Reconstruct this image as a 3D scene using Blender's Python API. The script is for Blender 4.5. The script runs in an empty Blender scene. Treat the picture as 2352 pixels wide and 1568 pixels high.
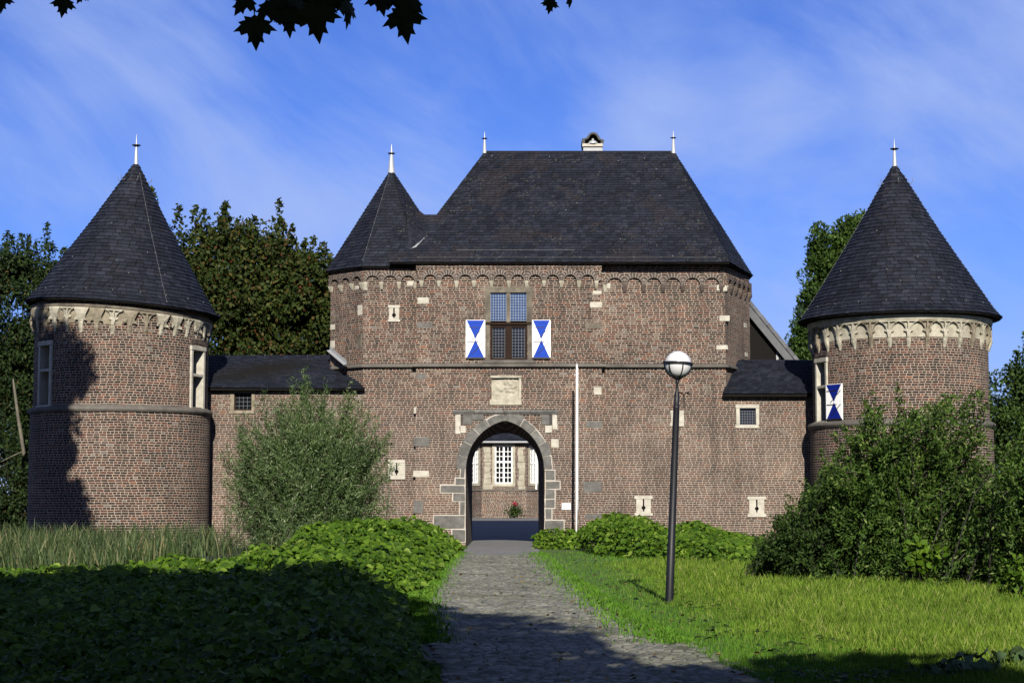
import bpy, bmesh, math, random
import numpy as np
from mathutils import Vector, Matrix, noise as mnoise

random.seed(7)
RNG = np.random.default_rng(11)
SC = bpy.context.scene
COL = SC.collection
R = math.radians

# ------------------------------------------------------------------ camera
F = 4000.0                      # focal length in units of a 2352 px wide picture
PITCH = math.atan(357.0 / F)
CZ = 1.67
cam = bpy.data.cameras.new("camera")
cam.sensor_width = 36.0
cam.lens = 36.0 * F / 2352.0
cam.clip_start = 0.1
cam.clip_end = 3000.0
cam_o = bpy.data.objects.new("camera", cam)
COL.objects.link(cam_o)
cam_o.location = (0, 0, CZ)
cam_o.rotation_euler = (math.pi / 2 + PITCH, 0, 0)
SC.camera = cam_o

# ------------------------------------------------------------------ sun, sky, exposure
SUN_EL, SUN_AZ = R(28.0), R(2.6)        # sun behind the viewer, a touch to the right
sun = bpy.data.lights.new("sun", 'SUN')
sun.energy = 5.0
sun.angle = R(0.5)
sun.color = (1.0, 0.94, 0.82)
sun_o = bpy.data.objects.new("sun", sun)
COL.objects.link(sun_o)
sun_o.location = (0, -20, 40)
sun_o.rotation_euler = (math.pi / 2 - SUN_EL, 0, SUN_AZ)

SC.view_settings.view_transform = 'Standard'
SC.view_settings.look = 'None'
SC.view_settings.exposure = 1.4
SC.view_settings.gamma = 1.0
SC.view_settings.use_curve_mapping = False

world = bpy.data.worlds.new("World")
SC.world = world
world.use_nodes = True
wn = world.node_tree
wn.nodes.clear()


def NN(t, kind, **kw):
    n = t.nodes.new(kind)
    for k, v in kw.items():
        setattr(n, k, v)
    return n


def sky():
    t = wn
    L = t.links.new
    out = NN(t, 'ShaderNodeOutputWorld')
    bg = NN(t, 'ShaderNodeBackground')
    bg.inputs['Strength'].default_value = 0.05
    st = NN(t, 'ShaderNodeTexSky', sky_type='NISHITA')
    st.sun_disc = False
    st.sun_elevation = SUN_EL
    st.sun_rotation = math.pi + SUN_AZ
    st.altitude = 50
    st.air_density = 1.0
    st.dust_density = 0.25
    st.ozone_density = 6.0
    hs = NN(t, 'ShaderNodeMix', data_type='RGBA', blend_type='MULTIPLY')
    hs.inputs[0].default_value = 1.0
    hs.inputs[7].default_value = (0.435, 0.53, 0.94, 1)
    L(st.outputs[0], hs.inputs[6])
    tc = NN(t, 'ShaderNodeTexCoord')
    # wispy cirrus: noise stretched along slanting streaks
    mp = NN(t, 'ShaderNodeMapping')
    mr = NN(t, 'ShaderNodeMapping')
    mr.inputs['Rotation'].default_value = (0, R(-33), 0)
    L(tc.outputs['Generated'], mr.inputs['Vector'])
    mp.inputs['Scale'].default_value = (3.0, 2.0, 8.5)
    mp.inputs['Location'].default_value = (0.18, 0.4, 2.4)
    L(mr.outputs[0], mp.inputs['Vector'])
    n1 = NN(t, 'ShaderNodeTexNoise')
    n1.inputs['Scale'].default_value = 1.15
    n1.inputs['Detail'].default_value = 7
    n1.inputs['Roughness'].default_value = 0.6
    n1.inputs['Distortion'].default_value = 0.5
    L(mp.outputs[0], n1.inputs['Vector'])
    mp2 = NN(t, 'ShaderNodeMapping')
    mp2.inputs['Scale'].default_value = (3.0, 2.0, 4.5)
    mp2.inputs['Location'].default_value = (3.67, 0.0, 8.12)
    L(tc.outputs['Generated'], mp2.inputs['Vector'])
    n2 = NN(t, 'ShaderNodeTexNoise')
    n2.inputs['Scale'].default_value = 1.6
    n2.inputs['Detail'].default_value = 3
    L(mp2.outputs[0], n2.inputs['Vector'])
    ad = NN(t, 'ShaderNodeMath', operation='ADD')
    L(n1.outputs['Fac'], ad.inputs[0])
    ml = NN(t, 'ShaderNodeMath', operation='MULTIPLY')
    ml.inputs[1].default_value = 0.9
    L(n2.outputs['Fac'], ml.inputs[0])
    L(ml.outputs[0], ad.inputs[1])
    rp = NN(t, 'ShaderNodeMapRange', interpolation_type='SMOOTHSTEP')
    rp.inputs['From Min'].default_value = 0.72
    rp.inputs['From Max'].default_value = 1.20
    L(ad.outputs[0], rp.inputs['Value'])
    # clouds only in the open sky, fading out above 50 degrees
    mx = NN(t, 'ShaderNodeMix', data_type='RGBA')
    mx.inputs[7].default_value = (2.95, 3.9, 6.9, 1)
    mfac = NN(t, 'ShaderNodeMath', operation='MULTIPLY')
    mfac.inputs[1].default_value = 0.84
    L(rp.outputs[0], mfac.inputs[0])
    L(mfac.outputs[0], mx.inputs[0])
    L(hs.outputs[2], mx.inputs[6])
    L(mx.outputs[2], bg.inputs['Color'])
    L(bg.outputs[0], out.inputs[0])


sky()


def at(u, v, Y):
    """world point at depth Y seen at (u, v) of the 2352 x 1568 measuring picture"""
    yc = 784.0 - v
    wy = F * math.cos(PITCH) - yc * math.sin(PITCH)
    wz = yc * math.cos(PITCH) + F * math.sin(PITCH)
    return Vector(((u - 1176.0) / wy * Y, Y, CZ + wz / wy * Y))


def azim(u, v):
    p = at(u, v, 1.0)
    return math.atan2(p.x, p.y)


# ------------------------------------------------------------------ naming helpers
def tag(o, label=None, cat=None, group=None, kind=None):
    if label: o["label"] = label
    if cat: o["category"] = cat
    if group: o["group"] = group
    if kind: o["kind"] = kind
    return o


def empty(name, loc=(0, 0, 0), label=None, cat=None, group=None):
    o = bpy.data.objects.new(name, None)
    COL.objects.link(o)
    o.location = loc
    o.empty_display_size = 0.3
    return tag(o, label, cat, group)


def attach(o, parent):
    if parent is not None:
        o.parent = parent
        m = Matrix.Translation(parent.location)
        o.matrix_parent_inverse = m.inverted()


class MB:
    """collects faces; build() links them as ONE mesh object"""

    def __init__(self, M=None):
        self.v, self.f, self.uv = [], [], []
        self.M = M

    def p(self, q):
        q = Vector(q)
        return self.M @ q if self.M is not None else q

    def face(self, pts, uv=None):
        i = len(self.v)
        self.v.extend(self.p(q) for q in pts)
        self.f.append(tuple(range(i, i + len(pts))))
        self.uv.append(uv or [(q[0] + q[1], q[2]) for q in pts])

    def box(self, x0, x1, y0, y1, z0, z1):
        a = [(x0, y0, z0), (x1, y0, z0), (x1, y1, z0), (x0, y1, z0),
             (x0, y0, z1), (x1, y0, z1), (x1, y1, z1), (x0, y1, z1)]
        i = len(self.v)
        self.v.extend(self.p(q) for q in a)
        for f in ((0, 1, 5, 4), (1, 2, 6, 5), (2, 3, 7, 6), (3, 0, 4, 7), (4, 5, 6, 7), (3, 2, 1, 0)):
            self.f.append(tuple(i + k for k in f))
            self.uv.append([(a[k][0] + a[k][1], a[k][2] + (a[k][1] if f in ((4, 5, 6, 7), (3, 2, 1, 0)) else 0)) for k in f])

    def prism(self, poly, y0, y1):
        """poly in local x,z extruded from y0 (front) to y1; counter-clockwise seen from -Y"""
        n = len(poly)
        i = len(self.v)
        self.v.extend(self.p((x, y0, z)) for x, z in poly)
        self.v.extend(self.p((x, y1, z)) for x, z in poly)
        self.f.append(tuple(i + k for k in range(n)))
        self.uv.append([(x, z) for x, z in poly])
        self.f.append(tuple(i + n + k for k in reversed(range(n))))
        self.uv.append([(x, z) for x, z in reversed(poly)])
        for k in range(n):
            k2 = (k + 1) % n
            self.f.append((i + k2, i + k, i + n + k, i + n + k2))
            self.uv.append([(poly[k2][0], poly[k2][1]), (poly[k][0], poly[k][1]),
                            (poly[k][0] + y1 - y0, poly[k][1]), (poly[k2][0] + y1 - y0, poly[k2][1])])

    def tube(self, pts, rad, n=8, cap=True):
        pts = [Vector(q) for q in pts]
        if not hasattr(rad, '__len__'): rad = [rad] * len(pts)
        rings = []
        for k, q in enumerate(pts):
            d = (pts[min(k + 1, len(pts) - 1)] - pts[max(k - 1, 0)]).normalized()
            a = d.cross(Vector((0, 0, 1)))
            if a.length < 1e-3: a = d.cross(Vector((0, 1, 0)))
            a.normalize()
            b = a.cross(d)
            i = len(self.v)
            for j in range(n):
                t = 2 * math.pi * j / n
                self.v.append(self.p(q + (a * math.cos(t) + b * math.sin(t)) * rad[k]))
            rings.append(i)
        for k in range(len(rings) - 1):
            for j in range(n):
                j2 = (j + 1) % n
                self.f.append((rings[k] + j2, rings[k] + j, rings[k + 1] + j, rings[k + 1] + j2))
                self.uv.append([(j2 / n, k), (j / n, k), (j / n, k + 1), (j2 / n, k + 1)])
        if cap:
            for r_, rev in ((rings[0], False), (rings[-1], True)):
                f = [r_ + j for j in range(n)]
                if rev: f.reverse()
                self.f.append(tuple(f))
                self.uv.append([(0, 0)] * n)

    def lathe(self, prof, c=(0, 0), n=24):
        """prof: list of (r, z)"""
        rings = []
        for r_, z in prof:
            i = len(self.v)
            for j in range(n):
                t = 2 * math.pi * j / n
                self.v.append(self.p((c[0] + r_ * math.cos(t), c[1] + r_ * math.sin(t), z)))
            rings.append(i)
        for k in range(len(rings) - 1):
            for j in range(n):
                j2 = (j + 1) % n
                self.f.append((rings[k] + j, rings[k] + j2, rings[k + 1] + j2, rings[k + 1] + j))
                rr = max(prof[k][0], prof[k + 1][0])
                self.uv.append([(j * rr * 6.28 / n, prof[k][1]), ((j + 1) * rr * 6.28 / n, prof[k][1]),
                                ((j + 1) * rr * 6.28 / n, prof[k + 1][1]), (j * rr * 6.28 / n, prof[k + 1][1])])

    def build(self, name, mat, parent=None, smooth=False, bevel=0, label=None):
        me = bpy.data.meshes.new(name)
        me.from_pydata([tuple(q) for q in self.v], [], self.f)
        uvl = me.uv_layers.new(name="UVMap")
        flat = [c for fu in self.uv for c in fu]
        uvl.data.foreach_set('uv', np.array(flat, dtype=np.float32).ravel())
        me.materials.append(mat)
        if smooth:
            me.polygons.foreach_set('use_smooth', [True] * len(me.polygons))
        o = bpy.data.objects.new(name, me)
        COL.objects.link(o)
        attach(o, parent)
        if bevel:
            b = o.modifiers.new('bevel', 'BEVEL')
            b.width = bevel
            b.segments = 2
            b.limit_method = 'ANGLE'
            b.angle_limit = R(50)
        if label: o["label"] = label
        return o


def np_mesh(name, V, Fq, mat, parent=None, smooth=False):
    """V (N,3), Fq (M,k) -> one mesh object"""
    me = bpy.data.meshes.new(name)
    k = Fq.shape[1]
    me.vertices.add(len(V))
    me.vertices.foreach_set('co', V.astype(np.float32).ravel())
    me.loops.add(Fq.size)
    me.loops.foreach_set('vertex_index', Fq.astype(np.int32).ravel())
    me.polygons.add(len(Fq))
    me.polygons.foreach_set('loop_start', np.arange(0, Fq.size, k, dtype=np.int32))
    me.polygons.foreach_set('loop_total', np.full(len(Fq), k, dtype=np.int32))
    if smooth:
        me.polygons.foreach_set('use_smooth', np.ones(len(Fq), dtype=bool))
    me.update(calc_edges=True)
    me.materials.append(mat)
    o = bpy.data.objects.new(name, me)
    COL.objects.link(o)
    attach(o, parent)
    return o


# ------------------------------------------------------------------ materials
def new_mat(name):
    m = bpy.data.materials.new(name)
    m.use_nodes = True
    t = m.node_tree
    t.nodes.clear()
    out = NN(t, 'ShaderNodeOutputMaterial')
    bs = NN(t, 'ShaderNodeBsdfPrincipled')
    t.links.new(bs.outputs[0], out.inputs[0])
    return m, t, bs, out


def ramp(t, stops, interp='LINEAR'):
    r = NN(t, 'ShaderNodeValToRGB')
    r.color_ramp.interpolation = interp
    e = r.color_ramp.elements
    while len(e) < len(stops): e.new(0.5)
    for i, (p, c) in enumerate(stops):
        e[i].position = p
        e[i].color = tuple(c) + (1,)
    return r


def mth(t, op, a, b=None, c=None):
    n = NN(t, 'ShaderNodeMath', operation=op)
    for i, x in enumerate((a, b, c)):
        if x is None: continue
        if isinstance(x, (int, float)): n.inputs[i].default_value = x
        else: t.links.new(x, n.inputs[i])
    return n.outputs[0]


def mixc(t, fac, a, b, mode='MIX'):
    n = NN(t, 'ShaderNodeMix', data_type='RGBA', blend_type=mode)
    for i, x in ((0, fac), (6, a), (7, b)):
        if isinstance(x, (int, float)): n.inputs[i].default_value = x
        elif isinstance(x, tuple): n.inputs[i].default_value = x + (1,) if len(x) == 3 else x
        else: t.links.new(x, n.inputs[i])
    return n.outputs[2]


ALB = 0.385      # the picture is exposed for the sunlit wall: surfaces keep modest base colours


def dim(t, c, k=None):
    n = NN(t, 'ShaderNodeVectorMath', operation='SCALE')
    t.links.new(c, n.inputs[0])
    n.inputs['Scale'].default_value = ALB if k is None else k
    return n.outputs[0]


def nz(t, vec, scale, detail=3, rough=0.55, dist=0.0):
    n = NN(t, 'ShaderNodeTexNoise')
    n.inputs['Scale'].default_value = scale
    n.inputs['Detail'].default_value = detail
    n.inputs['Roughness'].default_value = rough
    n.inputs['Distortion'].default_value = dist
    if vec is not None: t.links.new(vec, n.inputs['Vector'])
    return n


def brick_mat(name, bw=0.235, rh=0.083, mort=0.0092, shift=0.0, mortar=(0.62, 0.51, 0.42), pale=0.35, low=0.0):
    m, t, bs, out = new_mat(name)
    L = t.links.new
    uv = NN(t, 'ShaderNodeUVMap').outputs[0]
    # uneven courses: wobble the coordinates slightly
    w = nz(t, uv, 1.3, 2)
    w2 = nz(t, uv, 9.0, 1)
    sub = NN(t, 'ShaderNodeVectorMath', operation='SUBTRACT')
    L(w.outputs['Color'], sub.inputs[0]); sub.inputs[1].default_value = (0.5, 0.5, 0.5)
    sc = NN(t, 'ShaderNodeVectorMath', operation='SCALE')
    L(sub.outputs[0], sc.inputs[0]); sc.inputs['Scale'].default_value = 0.05
    sub2 = NN(t, 'ShaderNodeVectorMath', operation='SUBTRACT')
    L(w2.outputs['Color'], sub2.inputs[0]); sub2.inputs[1].default_value = (0.5, 0.5, 0.5)
    sc2 = NN(t, 'ShaderNodeVectorMath', operation='SCALE')
    L(sub2.outputs[0], sc2.inputs[0]); sc2.inputs['Scale'].default_value = 0.018
    a1 = NN(t, 'ShaderNodeVectorMath', operation='ADD')
    L(uv, a1.inputs[0]); L(sc.outputs[0], a1.inputs[1])
    a2 = NN(t, 'ShaderNodeVectorMath', operation='ADD')
    L(a1.outputs[0], a2.inputs[0]); L(sc2.outputs[0], a2.inputs[1])
    sx = NN(t, 'ShaderNodeSeparateXYZ')
    L(a2.outputs[0], sx.inputs[0])
    row = mth(t, 'FLOOR', mth(t, 'DIVIDE', sx.outputs[1], rh))
    # alternate stretchers and headers, rows shifted pseudo-randomly
    rr = NN(t, 'ShaderNodeTexWhiteNoise', noise_dimensions='1D')
    L(row, rr.inputs['W'])
    hdr = mth(t, 'GREATER_THAN', mth(t, 'FLOORED_MODULO', row, 3.0), 1.5)
    width = mth(t, 'SUBTRACT', bw, mth(t, 'MULTIPLY', hdr, bw * 0.42))
    ux = mth(t, 'ADD', mth(t, 'DIVIDE', sx.outputs[0], width), mth(t, 'MULTIPLY', rr.outputs['Value'], 3.0))
    colm = mth(t, 'FLOOR', ux)
    fx = mth(t, 'MULTIPLY', mth(t, 'FRACT', ux), width)
    fy = mth(t, 'MULTIPLY', mth(t, 'FRACT', mth(t, 'DIVIDE', sx.outputs[1], rh)), rh)
    ex = mth(t, 'MINIMUM', fx, mth(t, 'SUBTRACT', width, fx))
    ey = mth(t, 'MINIMUM', fy, mth(t, 'SUBTRACT', rh, fy))
    edge = mth(t, 'MINIMUM', ex, ey)
    mr = NN(t, 'ShaderNodeMapRange')
    mr.inputs['From Min'].default_value = mort * 0.55
    mr.inputs['From Max'].default_value = mort * 1.05
    L(edge, mr.inputs['Value'])
    cmb = NN(t, 'ShaderNodeCombineXYZ')
    L(colm, cmb.inputs[0]); L(row, cmb.inputs[1])
    wn_ = NN(t, 'ShaderNodeTexWhiteNoise', noise_dimensions='2D')
    L(cmb.outputs[0], wn_.inputs['Vector'])
    big = nz(t, uv, 0.38, 4, 0.6, 0.4)
    val = mth(t, 'ADD', mth(t, 'MULTIPLY', wn_.outputs['Value'], 0.86),
              mth(t, 'ADD', mth(t, 'MULTIPLY', mth(t, 'SUBTRACT', big.outputs['Fac'], 0.5), 1.5), 0.05 + shift))
    rp = ramp(t, [(0.0, (0.014, 0.011, 0.010)), (0.2, (0.030, 0.020, 0.017)), (0.4, (0.058, 0.034, 0.027)),
                  (0.55, (0.108, 0.046, 0.031)), (0.68, (0.165, 0.060, 0.038)), (0.8, (0.140, 0.086, 0.064)),
                  (0.92, (0.165, 0.135, 0.115)), (1.0, (0.22, 0.175, 0.145))])
    L(val, rp.inputs[0])
    # a few odd bricks: orange replacements and grey stones
    wn2 = NN(t, 'ShaderNodeTexWhiteNoise', noise_dimensions='3D')
    cm2 = NN(t, 'ShaderNodeCombineXYZ')
    L(colm, cm2.inputs[0]); L(row, cm2.inputs[1]); cm2.inputs[2].default_value = 3.7
    L(cm2.outputs[0], wn2.inputs['Vector'])
    c = mixc(t, mth(t, 'GREATER_THAN', wn2.outputs['Value'], 0.982), rp.outputs[0], (0.26, 0.095, 0.045))
    c = mixc(t, mth(t, 'LESS_THAN', wn2.outputs['Value'], 0.02), c, (0.24, 0.235, 0.22))
    # weathered pale bloom in drifting patches
    pl = nz(t, uv, 0.23, 4, 0.65, 0.8)
    pr = ramp(t, [(0.44, (0, 0, 0)), (0.7, (1, 1, 1))])
    L(pl.outputs['Fac'], pr.inputs[0])
    sz = NN(t, 'ShaderNodeSeparateXYZ')
    L(uv, sz.inputs[0])
    lo_ = NN(t, 'ShaderNodeMapRange')      # the lower storey is more bleached than the upper one
    lo_.inputs['From Min'].default_value = 7.4
    lo_.inputs['From Max'].default_value = 4.6
    L(mth(t, 'ADD', sz.outputs[1], mth(t, 'MULTIPLY', big.outputs['Fac'], 2.0)), lo_.inputs['Value'])
    pf = mth(t, 'MAXIMUM', mth(t, 'MULTIPLY', pr.outputs[0], pale), mth(t, 'MULTIPLY', lo_.outputs[0], low))
    c = mixc(t, pf, c, (0.225, 0.178, 0.15))
    mo1 = nz(t, uv, 0.55, 5, 0.7, 0.6)
    mk = ramp(t, [(0.30, (0.50, 0.49, 0.50)), (0.5, (0.98, 0.95, 0.93)), (0.72, (1.5, 1.38, 1.28))])
    L(mo1.outputs['Fac'], mk.inputs[0])
    c = mixc(t, 0.85, c, mk.outputs[0], 'MULTIPLY')
    # rain streaks running down the wall
    stv = NN(t, 'ShaderNodeMapping')
    stv.inputs['Scale'].default_value = (2.6, 0.16, 1.0)
    L(uv, stv.inputs['Vector'])
    st_ = nz(t, stv.outputs[0], 1.0, 4, 0.6)
    sk = ramp(t, [(0.34, (0.66, 0.66, 0.66)), (0.52, (1, 1, 1))])
    L(st_.outputs['Fac'], sk.inputs[0])
    fine = nz(t, uv, 35.0, 2)
    c = mixc(t, 0.35, c, mixc(t, fine.outputs['Fac'], (0.3, 0.3, 0.3), (1.0, 1.0, 1.0)), 'MULTIPLY')
    mo = nz(t, uv, 2.2, 3)
    mc = mixc(t, mo.outputs['Fac'], tuple(x * 0.72 for x in mortar), tuple(min(1, x * 1.18) for x in mortar))
    mc = mixc(t, 0.4, mc, mk.outputs[0], 'MULTIPLY')
    c = mixc(t, mr.outputs[0], mc, dim(t, c, 0.80))
    c = dim(t, mixc(t, 0.8, c, sk.outputs[0], 'MULTIPLY'))
    L(c, bs.inputs['Base Color'])
    bs.inputs['Roughness'].default_value = 0.92
    bs.inputs['Specular IOR Level'].default_value = 0.2
    bp = NN(t, 'ShaderNodeBump')
    bp.inputs['Strength'].default_value = 0.55
    bp.inputs['Distance'].default_value = 0.012
    L(mth(t, 'ADD', mr.outputs[0], mth(t, 'MULTIPLY', fine.outputs['Fac'], 0.5)), bp.inputs['Height'])
    L(bp.outputs[0], bs.inputs['Normal'])
    return m


def noise_mat(name, c1, c2, scale=3.0, rough=0.85, bump=0.3, dist=0.02, detail=5, spec=0.3, lo=0.3, hi=0.7, island=0.0):
    m, t, bs, out = new_mat(name)
    L = t.links.new
    tc = NN(t, 'ShaderNodeTexCoord').outputs['Object']
    n = nz(t, tc, scale, detail, 0.62)
    rp = ramp(t, [(lo, c1), (hi, c2)])
    L(n.outputs['Fac'], rp.inputs[0])
    c = rp.outputs[0]
    if island:
        g = NN(t, 'ShaderNodeNewGeometry')
        k = mth(t, 'ADD', 1.0 - island, mth(t, 'MULTIPLY', g.outputs['Random Per Island'], island * 2))
        vm = NN(t, 'ShaderNodeVectorMath', operation='SCALE')
        L(c, vm.inputs[0]); L(k, vm.inputs['Scale'])
        c = vm.outputs[0]
    c = dim(t, c)
    L(c, bs.inputs['Base Color'])
    bs.inputs['Roughness'].default_value = rough
    bs.inputs['Specular IOR Level'].default_value = spec
    if bump:
        n2 = nz(t, tc, scale * 6, 4)
        bp = NN(t, 'ShaderNodeBump')
        bp.inputs['Strength'].default_value = bump
        bp.inputs['Distance'].default_value = dist
        L(n2.outputs['Fac'], bp.inputs['Height'])
        L(bp.outputs[0], bs.inputs['Normal'])
    return m


def slate_mat(name, lichen=0.0):
    m, t, bs, out = new_mat(name)
    L = t.links.new
    g = NN(t, 'ShaderNodeNewGeometry')
    rp = ramp(t, [(0.0, (0.009, 0.010, 0.015)), (0.35, (0.015, 0.017, 0.024)), (0.75, (0.021, 0.023, 0.032)),
                  (0.94, (0.029, 0.031, 0.041)), (1.0, (0.024, 0.020, 0.023))])
    L(g.outputs['Random Per Island'], rp.inputs[0])
    tc = NN(t, 'ShaderNodeTexCoord').outputs['Object']
    c = rp.outputs[0]
    n = nz(t, tc, 0.7, 5, 0.65)
    k = ramp(t, [(0.35, (0.64, 0.71, 0.84)), (0.7, (1.08, 1.18, 1.36))])
    L(n.outputs['Fac'], k.inputs[0])
    c = mixc(t, 1.0, c, k.outputs[0], 'MULTIPLY')
    if lichen:
        n2 = nz(t, tc, 0.9, 3, 0.6)
        n3 = nz(t, tc, 10.0, 3, 0.75)
        f = mth(t, 'MULTIPLY', mth(t, 'GREATER_THAN', n2.outputs['Fac'], 0.52), mth(t, 'GREATER_THAN', n3.outputs['Fac'], 0.615))
        c = mixc(t, mth(t, 'MULTIPLY', f, lichen), c, (0.115, 0.112, 0.080))
        n4 = nz(t, tc, 0.55, 3, 0.6)
        f2 = mth(t, 'GREATER_THAN', n4.outputs['Fac'], 0.57)
        c = mixc(t, mth(t, 'MULTIPLY', f2, 0.35), c, (0.040, 0.029, 0.029))
    c = dim(t, c)
    L(c, bs.inputs['Base Color'])
    bs.inputs['Roughness'].default_value = 0.66
    bs.inputs['Specular IOR Level'].default_value = 0.16
    n5 = nz(t, tc, 16.0, 4)
    bp = NN(t, 'ShaderNodeBump')
    bp.inputs['Strength'].default_value = 0.35
    bp.inputs['Distance'].default_value = 0.01
    L(n5.outputs['Fac'], bp.inputs['Height'])
    L(bp.outputs[0], bs.inputs['Normal'])
    return m


def leaf_mat(name, stops, trans=0.25, rough=0.55, spec=0.25):
    m, t, bs, out = new_mat(name)
    L = t.links.new
    g = NN(t, 'ShaderNodeNewGeometry')
    rp = ramp(t, stops)
    L(g.outputs['Random Per Island'], rp.inputs[0])
    tc = NN(t, 'ShaderNodeTexCoord').outputs['Object']
    n = nz(t, tc, 0.9, 2)
    k = ramp(t, [(0.3, (0.75, 0.78, 0.75)), (0.7, (1.2, 1.18, 1.1))])
    L(n.outputs['Fac'], k.inputs[0])
    c = dim(t, mixc(t, 1.0, rp.outputs[0], k.outputs[0], 'MULTIPLY'))
    L(c, bs.inputs['Base Color'])
    bs.inputs['Roughness'].default_value = rough + 0.1
    bs.inputs['Specular IOR Level'].default_value = spec * 0.4
    if trans:
        tr = NN(t, 'ShaderNodeBsdfTranslucent')
        L(mixc(t, 1.0, c, (1.1, 1.25, 0.5), 'MULTIPLY'), tr.inputs['Color'])
        mx = NN(t, 'ShaderNodeMixShader')
        mx.inputs[0].default_value = trans
        L(bs.outputs[0], mx.inputs[1]); L(tr.outputs[0], mx.inputs[2])
        L(mx.outputs[0], out.inputs[0])
    return m


def flat_mat(name, c, rough=0.5, spec=0.5, metal=0.0, vary=0.12, k=None):
    m, t, bs, out = new_mat(name)
    tc = NN(t, 'ShaderNodeTexCoord').outputs['Object']
    n = nz(t, tc, 4.0, 5, 0.65)
    rp = ramp(t, [(0.3, tuple(x * (1 - vary) for x in c)), (0.7, tuple(min(1, x * (1 + vary)) for x in c))])
    t.links.new(n.outputs['Fac'], rp.inputs[0])
    t.links.new(dim(t, rp.outputs[0], k), bs.inputs['Base Color'])
    bs.inputs['Roughness'].default_value = rough
    bs.inputs['Specular IOR Level'].default_value = spec * 0.7
    bs.inputs['Metallic'].default_value = metal
    return m


M_BRICK = brick_mat("brick_facade", pale=0.25, shift=0.10, low=0.5)
M_BRICK_T = brick_mat("brick_tower", bw=0.23, rh=0.088, mort=0.0100, shift=0.0, pale=0.1, low=0.10)
M_BRICK_W = brick_mat("brick_wing", pale=0.4, shift=0.08, low=0.5)
M_BRICK_H = brick_mat("brick_manor", bw=0.22, rh=0.085, mort=0.012, shift=0.08, pale=0.1)
M_VOUS = noise_mat("voussoir_brick", (0.05, 0.035, 0.03), (0.13, 0.095, 0.08), 6, island=0.35)
M_SAND = noise_mat("pale_sandstone", (0.33, 0.30, 0.225), (0.60, 0.56, 0.455), 3.2, bump=0.4, island=0.16)
M_TAN = noise_mat("tan_sandstone", (0.17, 0.14, 0.095), (0.38, 0.33, 0.245), 4.0, bump=0.5)
M_LIME = noise_mat("white_limestone", (0.44, 0.41, 0.34), (0.70, 0.66, 0.57), 3.6, bump=0.35)
M_GREY = noise_mat("grey_trachyte", (0.095, 0.093, 0.086), (0.225, 0.218, 0.203), 4.0, bump=0.5, island=0.22)
M_MORTAR = noise_mat("lime_mortar", (0.48, 0.43, 0.37), (0.66, 0.60, 0.53), 3.0)
M_MORTAR_D = noise_mat("grey_mortar", (0.25, 0.215, 0.18), (0.44, 0.38, 0.33), 3.0)
M_BROWNST = noise_mat("stained_shaded_stone", (0.06, 0.05, 0.04), (0.24, 0.205, 0.155), 2.5, bump=0.5)
M_STRING = noise_mat("string_course_stone", (0.085, 0.075, 0.065), (0.20, 0.18, 0.155), 1.6, bump=0.5)
M_SLATE = slate_mat("slate")
M_SLATE_L = slate_mat("slate_lichen", 0.75)
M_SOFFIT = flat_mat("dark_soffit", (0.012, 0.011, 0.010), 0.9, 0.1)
M_DARK = flat_mat("dark_interior", (0.010, 0.009, 0.008), 0.9, 0.1)
M_WIRE = flat_mat("dull_wire", (0.20, 0.21, 0.22), 0.7, 0.2)
M_ZINC = flat_mat("zinc", (0.58, 0.60, 0.62), 0.45, 0.5, 0.25)
M_ZINC_D = flat_mat("dark_zinc", (0.05, 0.055, 0.07), 0.5, 0.5, 0.2)
M_LEAD = flat_mat("lead_flashing", (0.42, 0.43, 0.45), 0.55, 0.4, 0.1)
M_WHITE = flat_mat("white_paint", (0.76, 0.76, 0.75), 0.7, 0.15, vary=0.05, k=0.65)
M_BLUE = flat_mat("blue_paint", (0.024, 0.075, 0.50), 0.75, 0.08, vary=0.1)
M_BLUE_D = flat_mat("deep_blue_paint", (0.006, 0.020, 0.27), 0.75, 0.08, vary=0.1)
M_IRON = flat_mat("black_iron", (0.012, 0.011, 0.011), 0.6, 0.4)
M_WOOD = flat_mat("dark_brown_wood", (0.030, 0.017, 0.012), 0.8, 0.1)
M_LAMPPOST = flat_mat("black_lamp_paint", (0.012, 0.013, 0.018), 0.5, 0.3, vary=0.3)
M_SOIL = noise_mat("soil", (0.02, 0.016, 0.01), (0.05, 0.04, 0.025), 2.0)


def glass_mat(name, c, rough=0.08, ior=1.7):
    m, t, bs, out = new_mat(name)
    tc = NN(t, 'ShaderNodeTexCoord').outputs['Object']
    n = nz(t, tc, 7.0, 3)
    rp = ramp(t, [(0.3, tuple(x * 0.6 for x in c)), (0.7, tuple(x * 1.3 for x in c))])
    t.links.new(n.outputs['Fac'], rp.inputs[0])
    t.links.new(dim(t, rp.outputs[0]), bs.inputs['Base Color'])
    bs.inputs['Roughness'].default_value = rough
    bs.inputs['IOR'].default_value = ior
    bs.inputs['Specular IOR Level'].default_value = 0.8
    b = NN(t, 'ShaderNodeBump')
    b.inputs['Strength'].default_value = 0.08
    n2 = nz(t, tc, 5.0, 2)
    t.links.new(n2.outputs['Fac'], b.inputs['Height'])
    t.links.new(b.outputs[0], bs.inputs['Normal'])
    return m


M_CAME_D = flat_mat("dull_lead_came", (0.13, 0.14, 0.16), 0.5, 0.4)
M_GLASS_B = glass_mat("sky_tint_glass", (0.022, 0.048, 0.13))  # blue of the reflected sky is put into the base colour
M_GLASS_K = glass_mat("dark_glass", (0.008, 0.010, 0.014), 0.12, 1.4)
M_LEADCAME = flat_mat("lead_came", (0.34, 0.40, 0.48), 0.5, 0.4)

# ------------------------------------------------------------------ ground profile
GB = [(-60, 0.0), (46, 0.0), (58, -0.14), (75, -0.14), (97, 0.36), (400, 0.42), (2000, 0.42)]


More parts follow.
